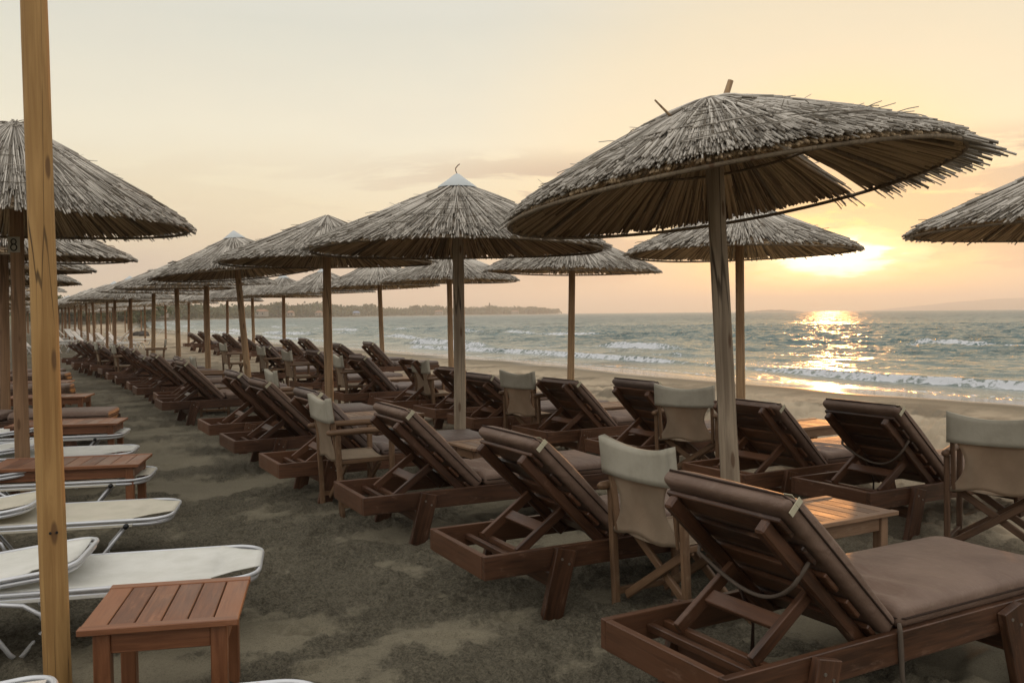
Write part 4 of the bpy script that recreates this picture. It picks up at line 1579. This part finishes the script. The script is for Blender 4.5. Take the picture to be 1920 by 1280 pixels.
def make_sunbed(fab=WHITE_TEX):
    root = empty('folding_sunbed')
    zb, hw, L = 0.325, 0.31, 1.9
    fr = MB()
    fr.tube(loop_pts(-L, 0, hw, zb, r=0.15), 0.0115, 8)
    fr.tube(loop_pts(-L, -0.012, hw - 0.004, zb - 0.026, r=0.15), 0.0115, 8)
    fr.tube([(-L, -hw, zb), (-L, hw, zb)], 0.0115, 8)
    fr.build('frame', ALU, root, True)
    # sling wrapped over the side tubes, drawn in at the foot
    xs = [-L + 0.03, -1.5, -1.1, -0.8, -0.5, -0.30, -0.215, -0.21, -0.12, -0.03, 0.004]
    g = np.zeros((len(xs), 17, 3))
    for i, x in enumerate(xs):
        full = x < -0.212
        for j in range(17):
            s = j / 16 * 2 - 1
            if full:
                y = s * (hw + 0.015)
                edge = max(0, (abs(s) - 0.93) / 0.07)
                z = zb + 0.015 - 0.026 * (1 - s * s) * (1 + 0.25 * math.sin(x * 7)) - edge * 0.05
                g[i, j] = (x, y, z)
            else:
                q = (x + 0.21) / 0.214
                w = (hw - 0.012) * (1 - q) + 0.15 * q + 0.02 * math.sin(math.pi * q) * -1
                g[i, j] = (x, s * w, zb + 0.013 - 0.024 * (1 - s * s) * (1 - q))
    MB().sheet(g, 0.004).build('fabric', fab, root, True)
    for x0, x1 in ((-0.235, -0.46), (-1.25, -1.05)):
        lg = MB()
        pts = [(x0, -hw + 0.02, zb - 0.01), (x1 + 0.02 * (1 if x1 > x0 else -1) * -1, -hw + 0.02, 0.05), (x1, -hw + 0.06, 0.012), (x1, -hw + 0.12, 0.006), (x1, hw - 0.12, 0.006), (x1, hw - 0.06, 0.012), (x1, hw - 0.02, 0.05), (x0, hw - 0.02, zb - 0.01)]
        lg.tube(pts, 0.0115, 8)
        lo = lg.build('leg', ALU, root, True)
        for sy in (-1, 1):
            MB().tube([(x0 - 0.012, sy * (hw + 0.012), zb - 0.03), (x0 - 0.012, sy * (hw + 0.034), zb - 0.03)], 0.016, 10).build('clamp', BLACK, lo, True)
    # canopy folded down over the head half
    cn = MB()
    tl = R_(7.5)
    zc = 0.33
    x_in = -1.55
    pts = [(p_[0], p_[1], zc + (p_[0] - x_in) * math.tan(tl)) for p_ in loop_pts(x_in, -0.80, hw - 0.004, 0, r=0.13)]
    cn.tube(pts, 0.0115, 8)
    pts2 = [(p_[0], p_[1], zc - 0.024 + (p_[0] - x_in) * math.tan(tl)) for p_ in loop_pts(x_in, -0.812, hw - 0.008, 0, r=0.13)]
    cn.tube(pts2, 0.0115, 8)
    co = cn.build('canopy_frame', ALU, root, True)
    xs = [x_in + 0.03, -1.35, -1.2, -1.08, -1.03, -0.98, -0.90, -0.83]
    g = np.zeros((len(xs), 15, 3))
    for i, x in enumerate(xs):
        q = max(0, (x + 1.03) / 0.2)
        w = (hw - 0.002) if q == 0 else (hw - 0.035 - 0.05 * q)
        for j in range(15):
            s = j / 14 * 2 - 1
            edge = max(0, (abs(s) - 0.9) / 0.1) if q == 0 else 0
            g[i, j] = (x, s * w, zc + 0.012 + (x - x_in) * math.tan(tl) - 0.02 * (1 - s * s) - 0.03 * edge)
    MB().sheet(g, 0.004).build('canopy_fabric', fab, co, True)
    # curved hinge tubes
    for sy in (-1, 1):
        hi = MB()
        hi.tube([(-1.6, sy * (hw + 0.022), zb - 0.03), (-1.10, sy * (hw + 0.022), zb - 0.032), (-1.0, sy * (hw + 0.022), zb - 0.045), (-0.93, sy * (hw + 0.022), zb - 0.09), (-0.90, sy * (hw + 0.022), zb - 0.16)], 0.011, 8)
        hi.build('support_bar', ALU, root, True)
    return root


PS = {'w': Proto(lambda: make_sunbed(WHITE_TEX)), 'c': Proto(lambda: make_sunbed(CREAM_TEX))}
GS = 'white folding sunbeds in the left row'


def sunbed(kind, ang, tip, label):
    a = R_(ang)
    q = at(tip[0], tip[1], 0.33)
    # the surveyed point is the near corner of the foot loop
    l = (-0.03, -0.17)
    x = q[0] - (l[0] * math.cos(a) - l[1] * math.sin(a))
    y = q[1] - (l[0] * math.sin(a) + l[1] * math.cos(a))
    PS[kind].place((x, y, 0), a, label, 'sunbed', GS)


sunbed('w', 13, (474, 1066), 'white folding sunbed right behind the square orange table')
sunbed('c', 13, (315, 961), 'cream folding sunbed between the square and the long orange table')
sunbed('c', 13, (272, 892), 'cream folding sunbed showing under the long orange table')
sunbed('w', 13, (241, 846.5), 'white folding sunbed just beyond the long orange table')
sunbed('w', 13, (226, 812), 'white folding sunbed under the third table of the left row')
sunbed('w', 13, (590, 1392), 'white folding sunbed cut off by the bottom edge')


# ------------------------------------------------------------------ far clutter: white plastic loungers
def make_plastic():
    root = empty('plastic_lounger')
    bd = MB()
    for k in range(6):
        y = -0.27 + 0.108 * k
        bd.board((0, y, 0.34), (1.25, y, 0.34), 0.085, 0.03, (0, 1, 0))
    bd.board((0.02, -0.30, 0.31), (0.02, 0.30, 0.31), 0.05, 0.05)
    bd.board((1.22, -0.30, 0.31), (1.22, 0.30, 0.31), 0.05, 0.05)
    bd.build('bed', PLASTIC, root)
    bk = MB()
    bk.board((1.25, 0, 0.36), (1.70, 0, 0.85), 0.62, 0.03, (0, 1, 0))
    bk.build('backrest', PLASTIC, root)
    for x in (0.15, 1.15):
        for y in (-0.29, 0.29):
            MB().tube([(x - 0.22, y, -0.03), (x - 0.10, y, 0.22), (x, y, 0.31), (x + 0.1, y, 0.22), (x + 0.22, y, -0.03)], 0.026, 6).build('leg', PLASTIC, root, True)
    return root


PP = Proto(make_plastic)
spots = [(108, 664, 185), (128, 662, 20), (150, 657, 200), (140, 650, 160), (165, 652, 190), (182, 648, 15), (172, 642, 170), (200, 651, 185), (196, 643, 30), (222, 652, 180),
         (255, 657, 190), (268, 654, 185), (243, 648, 20), (122, 645, 170), (158, 638, 200), (185, 636, 180), (135, 638, 20)]
for i, (px, py, an) in enumerate(spots):
    q = at(px, py, 0)
    PP.place((q[0], q[1], 0), R_(an), f'white plastic lounger in the jumbled far group, {ORD[i]} counted from the nearest at its left', 'plastic lounger', 'white plastic loungers at the end of the aisle')

# dark stones by the far waterline
for i, (px, py, s) in enumerate(((259, 630, 0.38), (267, 628.5, 0.40), (270, 630.5, 0.33))):
    q = at(px, py, 0.0)
    rg = np.random.RandomState(i)
    mb = MB()
    vs_, fs = [], []
    for a_ in range(7):
        for b_ in range(12):
            ph, th_ = math.pi * a_ / 6, 2 * math.pi * b_ / 12
            k = s * (1 + rg.uniform(-.18, .18))
            vs_.append((k * 1.3 * math.sin(ph) * math.cos(th_), k * math.sin(ph) * math.sin(th_), k * 0.7 * math.cos(ph)))
    for a_ in range(6):
        for b_ in range(12):
            fs.append([a_ * 12 + b_, (a_ + 1) * 12 + b_, (a_ + 1) * 12 + (b_ + 1) % 12, a_ * 12 + (b_ + 1) % 12])
    mb.add(vs_, fs)
    o = mb.build('beach_stone', ROCK, None, True)
    o.location = (q[0], q[1], 0.1)
    tag(o, f'{["left", "middle", "right"][i]} one of three dark stones on the empty sand by the bay', 'stone', 'dark stones on the far sand')


# ------------------------------------------------------------------ far coast: wood, single trees, houses, hills
def leaf_cloud(c, rx, ry, rz, n, size, rg):
    d = rg.normal(0, 1, (n, 3))
    d /= np.linalg.norm(d, axis=1, keepdims=True)
    rad = rg.uniform(0.45, 1.0, (n, 1)) ** 0.6
    P = np.array(c) + d * rad * np.array([rx, ry, rz])
    a = rg.normal(0, 1, (n, 3))
    a /= np.linalg.norm(a, axis=1, keepdims=True)
    b = np.cross(a, rg.normal(0, 1, (n, 3)))
    b /= np.linalg.norm(b, axis=1, keepdims=True)
    s = size * rg.uniform(0.6, 1.4, (n, 1))
    V = np.stack([P + a * s, P - a * s * 0.6 + b * s * 0.8, P - a * s * 0.6 - b * s * 0.8], 1).reshape(-1, 3)
    return V


def coast_xy(px):
    xs = [255, 270, 355, 440, 640, 800, 930, 1055]
    ys = [300, 336, 440, 560, 850, 1150, 1380, 1600]
    Y = np.interp(px, xs, ys)
    return Y


def wood():
    rg = np.random.RandomState(77)
    Vs = []
    for k in range(820):
        px = rg.uniform(60, 1048)
        Y = (coast_xy(px) if px > 255 else rg.uniform(170, 300)) * (1.06 + 0.30 * rg.rand() ** 1.5)
        if px < 255:
            px = rg.uniform(60, 270)
        if px > 900:
            Y = coast_xy(px) * (1.03 + 0.10 * rg.rand())
        x = atY(px, Y)
        hmax = np.interp(px, [60, 250, 300, 440, 520, 640, 800, 900, 1000, 1050], [6, 7, 8, 10, 14, 13, 13, 13, 12, 9])
        gate = fbm(np.array([px * 0.02]), np.array([2.0]), 3)[0]
        h = hmax * rg.uniform(0.45, 1.0) * (0.6 + 0.7 * gate)
        w = h * rg.uniform(0.6, 1.3)
        n = 90
        for q in range(3):
            c = (x + rg.normal(0, w * 0.5), Y + rg.normal(0, w * 0.5), 1.2 + h * rg.uniform(0.4, 0.66))
            Vs.append(leaf_cloud(c, w * 0.6, w * 0.6, h * 0.42, n // 3, 0.5 + h * 0.09, rg))
        Vs.append(leaf_cloud((x, Y, 1.2 + h * 0.2), w * 0.9, w * 0.9, h * 0.3, 16, 0.6 + h * 0.08, rg))
    V = np.concatenate(Vs)
    Q = np.arange(len(V)).reshape(-1, 3)
    me = np_mesh('coastal_wood', V, Q, LEAF, False)
    o = bpy.data.objects.new('coastal_wood', me)
    COL.objects.link(o)
    tag(o, 'hazy belt of coastal wood along the far shore of the bay', 'wood', None, 'stuff')


wood()


def far_tree(px, Y, h, w, shape, label, z0=1.0):
    root = empty('far_tree', (atY(px, Y), Y, z0))
    rg = np.random.RandomState(int(px))
    Vs = []
    if shape == 'cypress':
        for k in range(12):
            s = k / 11
            Vs.append(leaf_cloud((0, 0, h * (0.1 + 0.88 * s)), w * (1 - s * 0.85) * 0.5, w * (1 - s * 0.85) * 0.5, h * 0.07, 40, h * 0.05, rg))
    else:
        for k in range(12):
            a, q = rg.uniform(0, 6.28), rg.uniform(0, 0.75)
            Vs.append(leaf_cloud((w * 0.5 * q * math.cos(a), w * 0.5 * q * math.sin(a), h * rg.uniform(0.5, 0.88)), w * 0.24, w * 0.24, h * 0.13, 60, h * 0.055, rg))
    V = np.concatenate(Vs)
    link('crown', np_mesh('crown', V, np.arange(len(V)).reshape(-1, 3), LEAF, False), root)
    MB().tube([(0, 0, -1), (0.1, 0, h * 0.3), (0, 0.1, h * 0.65)], [h * 0.03, h * 0.024, h * 0.012], 8).build('trunk', BARK, root, True)
    tag(root, label, 'tree', 'single trees on the far shore')


far_tree(918, 1420, 17, 7, 'cypress', 'pointed cypress rising above the far shore')
far_tree(1046, 1600, 9, 12, 'round', 'round tree at the very tip of the far shore')
far_tree(820, 1230, 13, 20, 'round', 'broad crowned tree above the middle of the far shore')
far_tree(780, 1180, 13, 14, 'round', 'round tree left of the broad crowned tree on the far shore')
far_tree(1012, 1540, 11, 20, 'round', 'dense tree left of the round tree at the tip')
far_tree(106, 175, 5.6, 7.5, 'round', 'green tree showing over the far left parasols', 0.4)
far_tree(522, 700, 12, 22, 'round', 'wide tree above the far shore right of the leaning pole')


def house(px, Y, w, h, d, roof, label, z0=1.2):
    w, h, d = w * 0.85, h * 0.8, d * 0.85
    root = empty('far_house', (atY(px, Y), Y, z0), R_(random.uniform(-15, 15)))
    MB().board((-w / 2, 0, h / 2), (w / 2, 0, h / 2), h, d, (0, 0, 1), 0.02).build('wall', HOUSE_W, root)
    rf = MB()
    e = 0.4
    vs_ = [(-w / 2 - e, -d / 2 - e, h + .01), (w / 2 + e, -d / 2 - e, h + .01), (w / 2 + e, d / 2 + e, h + .01), (-w / 2 - e, d / 2 + e, h + .01), (-w / 2 + 1.2, 0, h + 1.6), (w / 2 - 1.2, 0, h + 1.6)]
    rf.add(vs_, [[0, 1, 5, 4], [1, 2, 5], [2, 3, 4, 5], [3, 0, 4], [3, 2, 1, 0]])
    rf.build('roof', roof, root)
    n = max(2, int(w / 3))
    for k in range(n):
        x = -w / 2 + w * (k + 0.5) / n
        MB().board((x - 0.5, -d / 2 - 0.01, h * 0.55), (x + 0.5, -d / 2 - 0.01, h * 0.55), 1.3, 0.06, (0, 0, 1), 0.01).build('window', HOUSE_WIN, root)
    tag(root, label, 'house', 'small houses on the far shore')


house(598, 800, 6.5, 3.6, 5, HOUSE_R, 'small white house at the waterline left of the tan pole')
house(668, 900, 8, 3.4, 6, HOUSE_B, 'white beach house with blue roof right of the tan pole')
house(491, 640, 9, 4.5, 6, HOUSE_R, 'pale house among trees right of the leaning pole')
house(545, 720, 6, 3.5, 5, HOUSE_R, 'small pale house between two seaward poles')
house(823, 1190, 12, 5.0, 7, HOUSE_R, 'large pale house left of the grey cracked pole on the far shore')
house(966, 1450, 13, 5.0, 8, HOUSE_R, 'long pale house right of the pointed cypress')
house(305, 365, 3.6, 2.8, 4, HOUSE_R, 'low hut on the near end of the bay')


def hill(name, px0, px1, Y, h, seed, label):
    n = 60
    xs = np.linspace(atY(px0, Y), atY(px1, Y), n)
    s = np.linspace(0, 1, n)
    prof_ = h * np.sin(math.pi * s) ** 0.8 * (0.55 + 0.9 * fbm(s * 5 + seed, s * 0 + seed, 4)) * 0.85
    nd = 9
    dep = (atY(px1, Y) - atY(px0, Y)) * 0.35
    V = []
    for k in range(nd):
        q = k / (nd - 1) * 2 - 1
        for i in range(n):
            V.append((xs[i], Y + q * dep, SEA_Z - 0.6 + max(0, prof_[i] * (1 - q * q) * (0.85 + 0.3 * vnoise(np.array([xs[i] * .01]), np.array([q * 3.0]))[0]))))
    m = bpy.data.materials.get('hill_scrub') or simple('hill_scrub', (0.10, 0.095, 0.06), 0.9, 0.1, nscale=0.02, namt=0.3)
    me = np_mesh(name, V, quads_of(nd, n)[:, ::-1], m)
    o = bpy.data.objects.new(name, me)
    COL.objects.link(o)
    tag(o, label, None, None, 'structure')


hill('hills', 1690, 2300, 5000, 92, 3.0, 'faint hills at the right end of the sea horizon')
hill('island', 1395, 1502, 2600, 8.0, 9.0, 'small low island on the horizon under the sun')

# ------------------------------------------------------------------ the hazy air
def haze():
    m, g = mat('sea_haze')
    pv = g.n('ShaderNodeVolumePrincipled', {'Color': (0.985, 0.94, 0.86), 'Density': 0.00042, 'Anisotropy': 0.45})
    g.n('ShaderNodeOutputMaterial', {'Volume': pv.outputs[0]})
    mb = MB()
    x0, x1, y0, y1, z0, z1 = -4200, 5600, -400, 6600, -3.2, 104
    vs_ = [(x, y, z) for x in (x0, x1) for y in (y0, y1) for z in (z0, z1)]
    mb.add(vs_, [[0, 1, 3, 2], [4, 6, 7, 5], [0, 4, 5, 1], [2, 3, 7, 6], [0, 2, 6, 4], [1, 5, 7, 3]])
    o = mb.build('haze', m)
    tag(o, 'thin warm haze over the bay', None, None, 'stuff')


haze()
